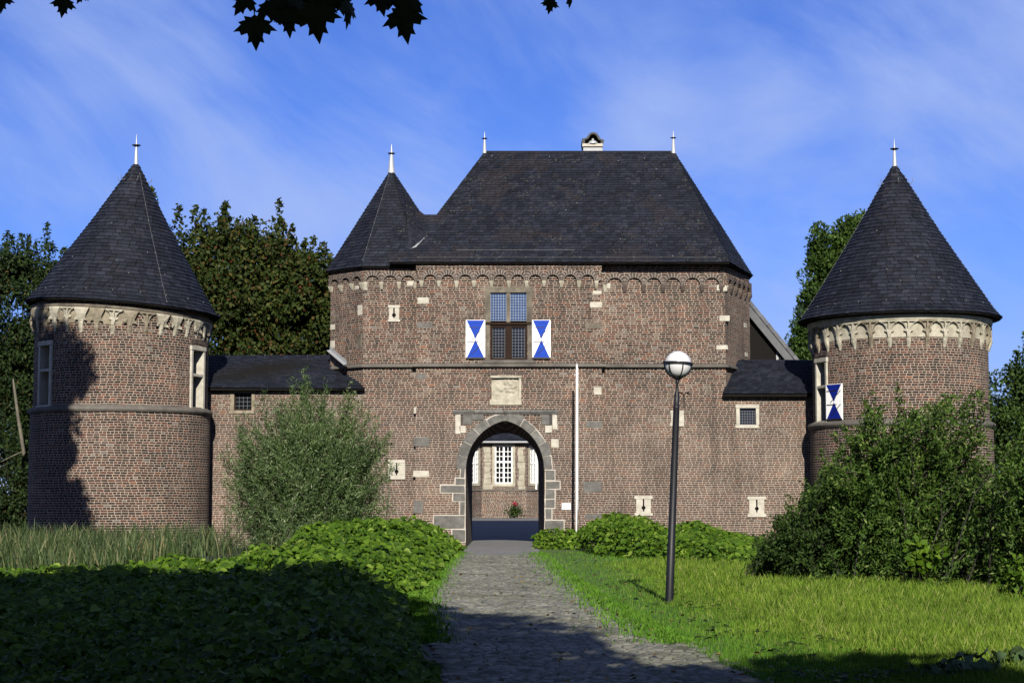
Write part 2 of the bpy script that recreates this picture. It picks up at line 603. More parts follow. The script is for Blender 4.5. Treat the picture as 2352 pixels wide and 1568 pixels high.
def gz(y):
    for (a, za), (b, zb) in zip(GB, GB[1:]):
        if y <= b:
            return za + (zb - za) * (max(y, a) - a) / (b - a)
    return GB[-1][1]


def gz_np(y):
    return np.interp(y, [a for a, _ in GB], [b for _, b in GB])


def sheet(name, left, right, ys, mat, off):
    """strip sheet following the ground; left/right: functions of y"""
    mb = MB()
    for a, b in zip(ys, ys[1:]):
        mb.face([(left(a), a, gz(a) + off), (right(a), a, gz(a) + off), (right(b), b, gz(b) + off), (left(b), b, gz(b) + off)],
                [(left(a), a), (right(a), a), (right(b), b), (left(b), b)])
    o = mb.build(name, mat)
    o["kind"] = "structure"
    return o


M_GROUND = noise_mat("ground_earth", (0.020, 0.030, 0.010), (0.045, 0.06, 0.02), 1.2)
M_LAWN = noise_mat("lawn_base", (0.05, 0.10, 0.012), (0.09, 0.16, 0.022), 0.8)
M_JOINT = noise_mat("mossy_joints", (0.045, 0.05, 0.022), (0.11, 0.115, 0.05), 1.0)
M_COBBLE = noise_mat("cobble_stone", (0.125, 0.130, 0.085), (0.27, 0.262, 0.225), 0.8, 0.8, 0.3, 0.01, island=0.3)
M_DECK = noise_mat("bridge_deck", (0.17, 0.17, 0.17), (0.25, 0.25, 0.25), 1.5, 0.85, 0.25)
M_YARD = noise_mat("yard_paving", (0.16, 0.16, 0.155), (0.24, 0.235, 0.225), 1.0)

ROAD_R = [(-40, 3.2), (8, 2.75), (15.7, 2.3), (22, 1.85), (27.6, 1.55), (40, 1.15), (53, 0.92), (66, 0.92)]
ROAD_L = [(-40, 0.0), (8, -0.15), (15.7, -0.52), (21.6, -0.98), (28.2, -1.38), (40, -1.62), (53, -1.66), (66, -1.62)]


def road_r(y): return float(np.interp(y, [a for a, _ in ROAD_R], [b for _, b in ROAD_R]))
def road_l(y): return float(np.interp(y, [a for a, _ in ROAD_L], [b for _, b in ROAD_L]))


def build_ground():
    ys = [-60, 0, 46, 58, 75, 97, 400, 2000]
    sheet("ground", lambda y: -900, lambda y: 900, ys, M_GROUND, 0.0)
    ry = [-40, 8, 15.7, 21.6, 22, 27.6, 28.2, 40, 46, 53]
    sheet("road", road_l, road_r, ry, M_JOINT, 0.008)
    sheet("path", road_l, road_r, [53, 58, 66, 75], M_DECK, 0.016)
    sheet("courtyard", lambda y: -30, lambda y: 30, [75, 97, 125], M_YARD, 0.006)
    sheet("lawn", lambda y: road_r(y), lambda y: 40, [-40, 8, 15.7, 22, 27.6, 40, 46, 58, 64], M_LAWN, 0.004)
    # cobbles: real stones in slightly wavering rows across the road
    V, Fq = [], []
    y = 10.0
    k = 0
    while y < 53.0:
        d = random.uniform(0.095, 0.125)
        x = road_l(y) + random.uniform(-0.12, 0.02)
        xe = road_r(y) + random.uniform(-0.05, 0.12)
        while x < xe:
            w = random.uniform(0.09, 0.16)
            g = 0.010
            if not ((x < road_l(y) + 0.25 or x > road_r(y) - 0.3) and random.random() < 0.35) and random.random() > 0.02:
                h = 0.013 + random.uniform(-0.005, 0.006)
                z0 = gz(y) + 0.006
                t1, t2 = random.uniform(-0.006, 0.006), random.uniform(-0.006, 0.006)
                wob = 0.02 * math.sin(x * 2.3 + k * 0.7)
                x0, x1, y0, y1 = x + g, x + w - g, y + g * 0.8 + wob, y + d - g * 0.8 + wob
                i = 0.016
                n = len(V)
                V += [(x0, y0, z0), (x1, y0, z0), (x1, y1, z0), (x0, y1, z0),
                      (x0 + i, y0 + i, z0 + h + t1 + t2), (x1 - i, y0 + i, z0 + h - t1 + t2),
                      (x1 - i, y1 - i, z0 + h - t1 - t2), (x0 + i, y1 - i, z0 + h + t1 - t2)]
                for f in ((0, 1, 5, 4), (1, 2, 6, 5), (2, 3, 7, 6), (3, 0, 4, 7), (4, 5, 6, 7)):
                    Fq.append([n + q for q in f])
            x += w
        y += d
        k += 1
    o = np_mesh("road_cobbles", np.array(V), np.array(Fq), M_COBBLE)
    tag(o, kind="structure")


build_ground()


# ------------------------------------------------------------------ wall builder
def wall_cells(mb, fn, s_cuts, z_cuts, holes=(), depth=0.45, u0=0.0):
    """fn(s, z, d) -> point; d = depth behind the face.  holes = (s0, s1, z0, z1)"""
    S = sorted(set([round(x, 4) for x in s_cuts] + [round(h[k], 4) for h in holes for k in (0, 1)]))
    Z = sorted(set([round(x, 4) for x in z_cuts] + [round(h[k], 4) for h in holes for k in (2, 3)]))
    for a, b in zip(S, S[1:]):
        for c, d in zip(Z, Z[1:]):
            ms, mz = (a + b) / 2, (c + d) / 2
            if any(h[0] < ms < h[1] and h[2] < mz < h[3] for h in holes): continue
            mb.face([fn(a, c, 0), fn(b, c, 0), fn(b, d, 0), fn(a, d, 0)],
                    [(a + u0, c), (b + u0, c), (b + u0, d), (a + u0, d)])
    for (a, b, c, d) in holes:
        D = depth
        mb.face([fn(a, c, 0), fn(a, d, 0), fn(a, d, D), fn(a, c, D)], [(a, c), (a, d), (a + D, d), (a + D, c)])
        mb.face([fn(b, d, 0), fn(b, c, 0), fn(b, c, D), fn(b, d, D)], [(b, d), (b, c), (b + D, c), (b + D, d)])
        mb.face([fn(a, c, 0), fn(a, c, D), fn(b, c, D), fn(b, c, 0)], [(a, c), (a, c + D), (b, c + D), (b, c)])
        mb.face([fn(a, d, D), fn(a, d, 0), fn(b, d, 0), fn(b, d, D)], [(a, d + D), (a, d), (b, d), (b, d + D)])


def planar(p0, p1):
    p0, p1 = Vector(p0), Vector(p1)
    L = (p1 - p0).length
    d = (p1 - p0) / L
    inw = Vector((-d.y, d.x))

    def fn(s, z, dep):
        return (p0.x + d.x * s + inw.x * dep, p0.y + d.y * s + inw.y * dep, z)
    return fn, L


def frame_at(p, d, z=0.0):
    """matrix: local x along wall direction d, local y into the wall, origin p"""
    d = Vector((d[0], d[1])).normalized()
    return Matrix(((d.x, -d.y, 0, p[0]), (d.y, d.x, 0, p[1]), (0, 0, 1, z), (0, 0, 0, 1)))


# ------------------------------------------------------------------ slates
UNDER = MB()


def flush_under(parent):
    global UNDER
    UNDER.build("roof_boarding", M_SOFFIT, parent)  # boarding coloured dark to carry the shade in the slate gaps
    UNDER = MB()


def slate_poly(mb, bl, br, tr, tl, row=0.15, wid=0.23, lip=0.026, rnd=None, shear=0.35):
    bl, br, tr, tl = map(Vector, (bl, br, tr, tl))
    n = (br - bl).cross(tl - bl)
    if n.length < 1e-6: n = (br - bl).cross(tr - bl)
    n.normalize()
    Ls = ((tl + tr) / 2 - (bl + br) / 2).length
    rows = max(1, int(round(Ls / row)))
    # the plain under-sheet closes every gap
    base = -0.006
    UNDER.face([bl + n * base, br + n * base, tr + n * base, tl + n * base])
    for i in range(rows):
        t0, t1 = i / rows, min(1.0, (i + 1.18) / rows)
        a0, b0 = bl.lerp(tl, t0), br.lerp(tr, t0)
        a1, b1 = bl.lerp(tl, t1), br.lerp(tr, t1)
        W = (b0 - a0).length
        if W < 0.02: continue
        x = -random.uniform(0, wid)
        while x < W:
            w = wid * random.uniform(0.75, 1.3)
            x0, x1 = max(0.0, x), min(W, x + w)
            x += w
            if x1 - x0 < 0.015: continue
            q0, q1 = x0 / W, (x1 - (0.014 if x1 < W - 1e-4 else 0)) / W
            sh = shear * row * random.uniform(0.6, 1.2) / max(W, 0.3)
            r0, r1 = min(1, q0 + sh) if q0 > 0 else q0, min(1, q1 + sh) if q1 < 1 else q1
            l0 = lip + random.uniform(-0.006, 0.008)
            l1 = lip + random.uniform(-0.006, 0.008)
            dz = (a0 - a1).normalized() * random.uniform(-0.012, 0.014)
            A, B = a0.lerp(b0, q0) + n * l0 + dz, a0.lerp(b0, q1) + n * l1 + dz
            C, D = a1.lerp(b1, r1) + n * 0.002, a1.lerp(b1, r0) + n * 0.002
            i0 = len(mb.v)
            mb.v.extend((A, B, C, D, A - n * (l0 + 0.004), B - n * (l1 + 0.004)))
            mb.f.append((i0, i0 + 1, i0 + 2, i0 + 3)); mb.uv.append([(0, 0)] * 4)
            mb.f.append((i0 + 4, i0 + 5, i0 + 1, i0)); mb.uv.append([(0, 0)] * 4)


def slate_cone(mb, c, prof, M=None, row=0.165, wid=0.26, lip=0.03):
    """prof: (r, z) from eave upward; M: extra tilt matrix"""
    def P(phi, r_, z):
        q = Vector((c[0] + r_ * math.sin(phi), c[1] - r_ * math.cos(phi), z))
        return M @ q if M is not None else q
    n = 64
    for (r0, z0), (r1, z1) in zip(prof, prof[1:]):     # under-sheet
        for j in range(n):
            a, b = 2 * math.pi * j / n, 2 * math.pi * (j + 1) / n
            UNDER.face([P(a, r0 - 0.012, z0), P(b, r0 - 0.012, z0), P(b, r1 - 0.012, z1), P(a, r1 - 0.012, z1)])
    segs = []
    tot = 0.0
    for p, q in zip(prof, prof[1:]):
        l = math.hypot(q[0] - p[0], q[1] - p[1])
        segs.append((tot, l, p, q)); tot += l

    def prof_at(s):
        for s0, l, p, q in segs:
            if s <= s0 + l + 1e-9:
                t = (s - s0) / l
                return p[0] + (q[0] - p[0]) * t, p[1] + (q[1] - p[1]) * t
        return prof[-1]
    rows = int(tot / row)
    for i in range(rows):
        s0, s1 = tot * i / rows, min(tot, tot * (i + 1.15) / rows)
        (ra, za), (rb, zb) = prof_at(s0), prof_at(s1)
        dr, dz = rb - ra, zb - za
        l = math.hypot(dr, dz)
        nr, nzz = dz / l, -dr / l
        N = max(7, int(2 * math.pi * ra / wid))
        ph = random.uniform(0, 6.28)
        cuts = [ph + 2 * math.pi * (j + random.uniform(-0.25, 0.25)) / N for j in range(N)]
        cuts.append(cuts[0] + 2 * math.pi)
        sh = 0.09 / max(ra, 0.4)
        dirn = 1 if (i // 3) % 2 else -1
        for a, b in zip(cuts, cuts[1:]):
            l0, l1 = lip + random.uniform(-0.006, 0.008), lip + random.uniform(-0.006, 0.008)
            dd = random.uniform(-0.012, 0.012)
            zz = za + dd * dz / l
            rr = ra + dd * dr / l
            s_ = sh * random.uniform(0.3, 1.0) * dirn
            b -= 0.016 / max(ra, 0.3)
            A, B = P(a, rr + nr * l0, zz + nzz * l0), P(b, rr + nr * l1, zz + nzz * l1)
            C, D = P(b + s_, rb, zb), P(a + s_, rb, zb)
            i0 = len(mb.v)
            mb.v.extend((A, B, C, D, P(a, rr - 0.01, zz), P(b, rr - 0.01, zz)))
            mb.f.append((i0, i0 + 1, i0 + 2, i0 + 3)); mb.uv.append([(0, 0)] * 4)
            mb.f.append((i0 + 4, i0 + 5, i0 + 1, i0)); mb.uv.append([(0, 0)] * 4)


# ------------------------------------------------------------------ small builders
def finial(parent, base, h, r0=0.11, disc=0.16, tilt=None):
    M = Matrix.Translation(base)
    if tilt is not None: M = M @ tilt
    mb = MB(M)
    mb.lathe([(r0 * 1.25, -0.05), (r0 * 1.2, 0.0), (r0 * 1.05, 0.10 * h), (r0, 0.12 * h), (r0 * 0.55, 0.60 * h), (r0 * 0.42, 0.63 * h),
              (r0 * 0.42, 0.67 * h), (r0 * 0.36, 0.74 * h), (r0 * 0.22, 0.86 * h), (0.004, h)], n=14)
    o = mb.build("finial", M_ZINC, parent, smooth=True)
    d = MB(M)
    d.lathe([(0.01, 0.615 * h), (disc * 0.5, 0.62 * h), (disc, 0.655 * h), (disc, 0.665 * h), (0.01, 0.69 * h)], n=20)
    d.build("finial_disc", M_ZINC_D, o)
    return o


def beads(mb, pts, r_=0.022):
    r_ *= 0.72
    for q in pts:
        mb.box(q[0] - r_, q[0] + r_, q[1] - r_, q[1] + r_, q[2] - r_, q[2] + r_)


def arch_frieze(name, parent, p0, p1, nb, z_spring, r_in, ring, z_top, proj=0.11, ends=0.0, corbel_h=0.26, u0=0.0, brick=None, cmat=None):
    """corbel table of round brick arches along the wall p0 -> p1"""
    p0, p1 = Vector(p0), Vector(p1)
    L = (p1 - p0).length
    d = (p1 - p0) / L
    M = frame_at(p0, d)
    bay = (L - 2 * ends) / nb
    mb = MB(M)
    N = 10
    r_in = min(r_in, bay / 2 - 0.035)
    for k in range(nb):
        c = ends + bay * (k + 0.5)
        xl, xr = c - bay / 2, c + bay / 2
        if k == 0: xl = 0
        if k == nb - 1: xr = L
        arc = [(c - r_in * math.cos(math.pi * j / N), z_spring + r_in * math.sin(math.pi * j / N)) for j in range(N + 1)]
        for x0, x1 in ((xl, c - r_in), (c + r_in, xr)):
            mb.face([(x0, -proj, z_spring), (x1, -proj, z_spring), (x1, -proj, z_top), (x0, -proj, z_top)],
                    [(x0 + u0, z_spring), (x1 + u0, z_spring), (x1 + u0, z_top), (x0 + u0, z_top)])
            mb.face([(x0, 0.01, z_spring), (x1, 0.01, z_spring), (x1, -proj, z_spring), (x0, -proj, z_spring)])
        for (xa, za), (xb, zb) in zip(arc, arc[1:]):
            mb.face([(xa, -proj, za), (xb, -proj, zb), (xb, -proj, z_top), (xa, -proj, z_top)],
                    [(xa + u0, za), (xb + u0, zb), (xb + u0, z_top), (xa + u0, z_top)])
            mb.face([(xa, 0.01, za), (xb, 0.01, zb), (xb, -proj, zb), (xa, -proj, za)])
    for x, s in ((0, 1), (L, -1)):
        q = [(x, -proj, z_spring), (x, -proj, z_top), (x, 0.01, z_top), (x, 0.01, z_spring)]
        mb.face(q if s > 0 else q[::-1])
    mb.face([(0, -proj, z_top), (L, -proj, z_top), (L, 0.01, z_top), (0, 0.01, z_top)])
    o = mb.build(name, brick or M_BRICK, parent)
    mr_ = MB(M)
    for k in range(nb):
        c = ends + bay * (k + 0.5)
        q_ = []
        for j in range(19):
            th = math.pi * j / 18 - math.pi / 2
            q_.append((math.sin(th), math.cos(th), min(r_in + ring, (bay / 2 - 0.002) / max(0.001, abs(math.sin(th))))))
        for (sa, ca, ra_), (sb, cb_, rb_) in zip(q_, q_[1:]):
            mr_.face([(c + sa * r_in, -proj - 0.005, z_spring + ca * r_in), (c + sb * r_in, -proj - 0.005, z_spring + cb_ * r_in),
                      (c + sb * rb_, -proj - 0.005, z_spring + cb_ * rb_), (c + sa * ra_, -proj - 0.005, z_spring + ca * ra_)])
    mr_.build("mortar_bed", M_MORTAR_D, o)
    vb = MB(M)
    for k in range(nb):
        c = ends + bay * (k + 0.5)
        nw = max(11, int(math.pi * (r_in + ring * 0.3) / 0.095))
        for j in range(nw):
            th = math.pi * (j + 0.5) / nw - math.pi / 2
            hw0, hw1 = r_in * math.pi / nw * 0.37, (r_in + ring) * math.pi / nw * 0.37
            ro = min(r_in + ring + random.uniform(-0.015, 0.012), (bay / 2 - 0.008) / max(0.001, abs(math.sin(th))))
            ri = r_in + 0.012
            if ro - ri < 0.04: continue
            tx, tz = math.cos(th), -math.sin(th)
            nx, nz_ = math.sin(th), math.cos(th)
            poly = [(c + nx * ri - tx * hw0, z_spring + nz_ * ri - tz * hw0), (c + nx * ri + tx * hw0, z_spring + nz_ * ri + tz * hw0),
                    (c + nx * ro + tx * hw1, z_spring + nz_ * ro + tz * hw1), (c + nx * ro - tx * hw1, z_spring + nz_ * ro - tz * hw1)]
            vb.prism(poly, -proj - 0.012 - random.uniform(0, 0.006), -proj + 0.01)
    vb.build("voussoirs", M_VOUS, o)
    for k in range(nb + 1):
        x = ends + bay * k
        if k == 0: x = max(x, 0.07)
        if k == nb: x = min(x, L - 0.07)
        cb = MB(M)
        h = corbel_h * random.uniform(0.88, 1.08)
        w = min(0.075, bay * 0.11) * random.uniform(0.9, 1.15)
        z1 = z_spring + 0.015
        secs = [(w * 1.05, proj + 0.02, z1), (w * 1.1, proj + 0.015, z1 - h * 0.22), (w * 0.9, proj * 0.95, z1 - h * 0.45),
                (w * 0.8, proj * 0.6, z1 - h * 0.75), (w * 0.62, 0.03, z1 - h)]
        for (w0, d0, za), (w1, d1, zb) in zip(secs, secs[1:]):
            cb.face([(x - w1, -d1, zb), (x + w1, -d1, zb), (x + w0, -d0, za), (x - w0, -d0, za)])
            cb.face([(x + w1, -d1, zb), (x + w1, 0.01, zb), (x + w0, 0.01, za), (x + w0, -d0, za)])
            cb.face([(x - w1, 0.01, zb), (x - w1, -d1, zb), (x - w0, -d0, za), (x - w0, 0.01, za)])
        w0, d0, za = secs[0]
        cb.face([(x - w0, -d0, za), (x + w0, -d0, za), (x + w0, 0.01, za), (x - w0, 0.01, za)])
        cb.build("corbel", (M_SAND if k == 0 else cmat) if cmat else M_SAND, o, smooth=False)
    return o


def string_course(name, parent, pts, z, h=0.18, proj=0.14, mat=None):
    """moulding along a polyline of wall points (outer side to the right of travel = -Y for +X travel)"""
    mb = MB()
    pts = [Vector(q) for q in pts]
    prof = [(0.0, h * 0.5), (proj, h * 0.05), (proj, -h * 0.28), (proj * 0.5, -h * 0.36), (proj * 0.3, -h * 0.5), (0.0, -h * 0.5)]
    offs = []
    for i, q in enumerate(pts):
        ns = []
        for a, b in ((i - 1, i), (i, i + 1)):
            if 0 <= a and b < len(pts):
                d = (pts[b] - pts[a]).normalized()
                ns.append(Vector((d.y, -d.x)))
        n = ns[0] if len(ns) == 1 else (ns[0] + ns[1]) / max(0.3, 1 + ns[0].dot(ns[1]))
        offs.append(n)
    for i in range(len(pts) - 1):
        for (d0, z0), (d1, z1) in zip(prof, prof[1:]):
            a0, b0 = pts[i] + offs[i] * d0, pts[i + 1] + offs[i + 1] * d0
            a1, b1 = pts[i] + offs[i] * d1, pts[i + 1] + offs[i + 1] * d1
            mb.face([(a1.x, a1.y, z + z1), (b1.x, b1.y, z + z1), (b0.x, b0.y, z + z0), (a0.x, a0.y, z + z0)])
    for i in (0, len(pts) - 1):
        q = [(pts[i] + offs[i] * d0, z + z0) for d0, z0 in prof]
        mb.face([(a.x, a.y, zz) for a, zz in (q if i else q[::-1])])
    return mb.build(name, mat or M_STRING, parent)


def loophole(parent, M, w, h, wide=True, slit=0.055, hole=0.075, proud=0.035, label=None):
    """stone loophole block with a keyhole slit; local origin at its centre on the wall face"""
    mb = MB(M)
    hw, hh = w / 2, h / 2
    lw = hw * (1.0 if not wide else 1.0)
    bw = hw if not wide else hw * 0.8
    cap = h * 0.15
    mb.box(-lw, lw, -proud - 0.015, 0.12, hh - cap, hh)
    mb.box(-lw, lw, -proud - 0.012, 0.12, -hh, -hh + cap)
    z0, z1 = -hh + cap, hh - cap
    zc = z0 + (z1 - z0) * 0.36
    s = slit / 2
    n = 6
    th0 = math.asin(min(0.9, s / hole))
    zs0 = z0 + (z1 - z0) * 0.10
    rgt = [(bw, z0), (bw, z1), (s, z1)]
    for j in range(n + 1):
        a = th0 + (math.pi - 2 * th0) * j / n
        rgt.append((hole * math.sin(a), zc + hole * math.cos(a)))
    rgt += [(s, zs0), (0, zs0), (0, z0)]
    mb.prism(rgt, -proud, 0.12)
    lft = [(-x, z) for x, z in rgt][::-1]
    mb.prism(lft, -proud, 0.12)
    o = mb.build("loophole", M_LIME, parent, label=label)
    b = MB(M)
    b.face([(-bw * 0.6, 0.115, z0), (bw * 0.6, 0.115, z0), (bw * 0.6, 0.115, z1), (-bw * 0.6, 0.115, z1)])
    b.build("dark_slit", M_DARK, o)  # near-black sheet stands for the unlit space behind the slit
    return o


def stone_block(parent, M, x0, x1, z0, z1, mat, proud=0.02, name="stone_block"):
    mb = MB(M)
    j = lambda: random.uniform(-0.015, 0.015)
    mb.prism([(x0 + j(), z0 + j()), (x1 + j(), z0 + j()), (x1 + j(), z1 + j()), (x0 + j(), z1 + j())], -proud, 0.1)
    return mb.build(name, mat, parent, bevel=0.012)


def lattice(mb, x0, x1, z0, z1, nx, nz_, y, t=0.012):
    for i in range(nx + 1):
        x = x0 + (x1 - x0) * i / nx
        mb.box(x - t / 2, x + t / 2, y, y + 0.012, z0, z1)
    for j in range(nz_ + 1):
        z = z0 + (z1 - z0) * j / nz_
        mb.box(x0, x1, y + 0.002, y + 0.010, z - t / 2, z + t / 2)


def shutter(parent, M, w, h, blue, bars=True, label=None):
    """white shutter with a blue hourglass; local x 0..w, z 0..h, front at y = -0.05"""
    mb = MB(M)
    mb.box(0, w, -0.05, -0.01, 0, h)
    o = mb.build("shutter", M_WHITE, parent, bevel=0.004, label=label)
    b = MB(M)
    m = 0.03
    b.prism([(m, h - m * 0.5), (w / 2, h / 2 + 0.01), (w - m, h - m * 0.5)], -0.055, -0.051)
    b.prism([(m, m), (w - m, m), (w / 2, h / 2 - 0.01)], -0.055, -0.051)
    b.build("blue_hourglass", blue, o)
    if bars:
        k = MB(M)
        for zz in (0.80, 0.42):
            k.box(0.06 * w, 0.66 * w, -0.066, -0.052, h * zz, h * zz + 0.025)
            k.tube([(0.92 * w, -0.062, h * (zz + 0.01)), (0.30 * w, -0.062, h * (zz - 0.31))], 0.012, 5)
        k.box(0.0, w, -0.075, -0.05, 0.0, 0.05)
        k.build("strap_hinge", M_IRON, o)
    return o


# ------------------------------------------------------------------ GATEHOUSE
Z0 = -0.5
CB = (-3.59, 3.36)                  # central bay, x
YC, YS = 65.0, 65.28
GX, GW = -0.26, 1.46                # gate centre and half width
TC, TA = Vector((-4.6, 67.6)), 2.38  # stair turret octagon
ZE = at(1300, 602, 64.75).z         # main eave
ZR = at(1330, 349, 69.0).z          # ridge
Z_STR = at(1176, 839, 65.0).z       # string course


def build_gatehouse():
    g = empty("gatehouse", (0, 65.0, 0), "brick gatehouse with steep slate hipped roof, pointed gate arch and blue white shutters", "gatehouse")
    side = TA * math.tan(math.pi / 8)
    octo = []
    for k in range(8):
        a = -math.pi / 2 - math.pi / 8 - k * math.pi / 4     # clockwise list; only some used
        octo.append(TC + Vector((math.cos(a), math.sin(a))) * TA / math.cos(math.pi / 8))
    # octo[0] = front-left corner of the front face ... order runs clockwise seen from above
    fl, l1, l2, bl_ = octo[0], octo[1], octo[2], octo[3]
    fr = Vector((CB[0], fl.y))
    ZT = at(890, 612, 65.05).z      # turret eave
    # --- turret walls
    mb = MB()
    fn, L = planar(fl, fr)
    loop_c = [at(905, 720, fl.y), at(911, 1078, fl.y)]
    holes = [(p.x - fl.x - 0.16, p.x - fl.x + 0.16, p.z - 0.25, p.z + 0.25) for p in loop_c]
    wall_cells(mb, fn, [0, L], [Z0, ZT + 0.1], holes, 0.4)
    fn2, L2 = planar(l1, fl)
    wall_cells(mb, fn2, [0, L2], [Z0, ZT + 0.1], (), u0=-L2)
    fn3, L3 = planar(l2, l1)
    wall_cells(mb, fn3, [0, L3], [Z0, ZT + 0.1], ())
    fn4, L4 = planar(Vector((l2.x, 73.0)), l2)
    wall_cells(mb, fn4, [0, L4], [Z0, ZT + 0.1], ())
    mb.build("turret_wall", M_BRICK, g)
    # --- central bay with gate opening and the big window
    win = (at(1126, 700, YC).x, at(1211, 700, YC).x, at(1168, 826, YC).z, at(1168, 670, YC).z)
    arms = (at(1129, 890, YC).x, at(1196, 890, YC).x, at(1160, 917, YC).z, at(1160, 868, YC).z)
    zap, zsp = at(1160, 965, YC).z, at(1160, 1077, YC).z
    mb = MB()
    fn, L = planar((CB[0], YC), (CB[1], YC))
    ox = CB[0]
    gate = (GX - GW - ox, GX + GW - ox, Z0, zap + 0.02)
    wall_cells(mb, fn, [0, L], [Z0, ZE + 0.1], [(win[0] - ox, win[1] - ox, win[2], win[3]), (arms[0] - ox, arms[1] - ox, arms[2], arms[3]), gate], 0.3, u0=ox)
    # pointed arch head inside the rectangular hole
    hgt = zap - zsp
    e = (hgt ** 2 - GW ** 2) / (2 * GW)
    Rr = GW + e
    arcL = []
    n = 12
    amax = math.acos(e / Rr)
    for j in range(n + 1):
        a = amax * j / n
        arcL.append((GX + e - Rr * math.cos(a), zsp + Rr * math.sin(a)))
    arc = arcL + [(2 * GX - x, z) for x, z in arcL[::-1][1:]]
    zt = zap + 0.02
    for (xa, za), (xb, zb) in zip(arc, arc[1:]):
        mb.face([(xa, YC, za), (xb, YC, zb), (xb, YC, zt), (xa, YC, zt)], [(xa, za), (xb, zb), (xb, zt), (xa, zt)])
    for x, s in ((CB[0], -1), (CB[1], 1)):
        q = [(x, YC, Z0), (x, YC, ZE + 0.1), (x, YS + 0.05, ZE + 0.1), (x, YS + 0.05, Z0)]
        mb.face(q if s < 0 else q[::-1], [(0, Z0), (0, ZE), (0.3, ZE), (0.3, Z0)])
    mb.build("front_wall", M_BRICK, g)
    # --- passage: tunnel from pointed front arch to round rear arch
    YB = 73.0
    fo = [(GX - GW, Z0)] + arc + [(GX + GW, Z0)]
    rxl, rxr = -1.66, 1.10
    rc, rr_ = (rxl + rxr) / 2, (rxr - rxl) / 2
    rza = at(1150, 994, YB).z
    rzs = rza - rr_ * 1.0
    na = len(arc)
    ra = [(rc - rr_ * math.cos(math.pi * j / (na - 1)), rzs + rr_ * math.sin(math.pi * j / (na - 1))) for j in range(na)]
    ro = [(rxl, Z0)] + ra + [(rxr, Z0)]
    mb = MB()
    for k in range(len(fo) - 1):
        a, b, c, d = fo[k], fo[k + 1], ro[k + 1], ro[k]
        mb.face([(a[0], YC, a[1]), (b[0], YC, b[1]), (c[0], YB, c[1]), (d[0], YB, d[1])],
                [(0, a[1]), (0, b[1]), (8, c[1]), (8, d[1])])
    mb.build("passage_vault", M_BRICK_W, g)
    # --- right part, oblique end and rear
    mb = MB()
    fn, L = planar((CB[1], YS), (8.03, YS))
    ox = CB[1]
    lp = at(1478, 1161, YS)
    wall_cells(mb, fn, [0, L], [Z0, ZE + 0.1], [(lp.x - ox - 0.16, lp.x - ox + 0.16, lp.z - 0.25, lp.z + 0.25)], 0.4, u0=ox)
    fn, L = planar((8.03, YS), (9.41, 68.6))
    wall_cells(mb, fn, [0, L], [Z0, ZE + 0.1], (), u0=8.03)
    fn, L = planar((9.41, 68.6), (9.41, YB))
    wall_cells(mb, fn, [0, L], [Z0, ZE + 0.1], ())
    mb.build("side_wall", M_BRICK, g)
    mb = MB()
    fn, L = planar((9.41, YB), (l2.x, YB))
    wall_cells(mb, fn, [0, L], [Z0, ZE + 0.1], [(9.41 - rxr, 9.41 - rxl, Z0, rza + 0.02)], 0.02)
    for (xa, za), (xb, zb) in zip(ra, ra[1:]):
        mb.face([(xb, YB, zb), (xa, YB, za), (xa, YB, rza + 0.02), (xb, YB, rza + 0.02)])
    mb.build("rear_wall", M_BRICK_W, g)
    # --- string course
    string_course("string_course", g, [l2, l1, fl, (CB[0], fl.y), (CB[0], YC), (CB[1], YC), (CB[1], YS), (8.03, YS), (9.41, 68.6)], Z_STR)
    # --- arch friezes
    f_z = at(1176, 646, YC).z
    arch_frieze("arch_frieze", g, (CB[0] + 0.02, YC), (CB[1] - 0.02, YC), 10, f_z, 0.25, 0.175, at(1176, 621, YC).z, ends=0.17, u0=CB[0])
    # diamond-headed brick course above
    mb = MB(Matrix.Translation((0, YC, 0)))
    z = at(1176, 614.5, YC).z
    x = CB[0] + 0.08
    while x < CB[1] - 0.08:
        q = 0.062 + random.uniform(-0.006, 0.006)
        mb.prism([(x - q, z), (x, z - q), (x + q, z), (x, z + q)], -0.135, 0.02)
        x += 0.165
    mb.build("diamond_course", M_VOUS, g)
    mb = MB(Matrix.Translation((0, YC, 0)))
    mb.box(CB[0] - 0.01, CB[1] + 0.01, -0.10, 0.02, at(1176, 621, YC).z + 0.003, ZE - 0.06)
    mb.build("dentil_band", M_BRICK, g)
    f_z = at(1530, 656, YS).z
    arch_frieze("arch_frieze", g, (CB[1] + 0.02, YS), (8.03, YS), 6, f_z, 0.30, 0.17, at(1530, 627, YS).z, ends=0.13, proj=0.10, u0=CB[1], cmat=M_VOUS)
    arch_frieze("arch_frieze", g, (8.03, YS), (9.41, 68.6), 5, f_z, 0.27, 0.17, at(1530, 627, YS).z, ends=0.1, proj=0.10, u0=8.03, cmat=M_VOUS)
    f_z = at(890, 649, fl.y).z
    arch_frieze("arch_frieze", g, fl, fr, 3, f_z, 0.265, 0.17, at(890, 623, fl.y).z, ends=0.0, proj=0.10)
    arch_frieze("arch_frieze", g, l1, fl, 3, f_z, 0.265, 0.17, at(890, 623, fl.y).z, ends=0.0, proj=0.10)
    # --- roof, main
    rb = MB()
    eL, eR = at(860, 602, 64.75), at(1677, 602, 64.75)
    rL, rR = at(1113, 349, 69.0), at(1548, 350, 69.0)
    rL.z = rR.z = ZR
    eL.z = eR.z = ZE
    t = (602 - 497) / (602 - 349.0)
    YSAD = 64.75 + t * 4.25
    ZSAD = ZE + t * (ZR - ZE)
    sL = Vector((TC.x, YSAD, ZSAD))
    sR = at(1003, 497, YSAD); sR.z = ZSAD
    hR = eR.lerp(rR, t)
    eL.x = TC.x
    slate_poly(rb, eL, eR, hR, sL, shear=0.5)
    slate_poly(rb, sR, hR, rR, rL, shear=0.5)
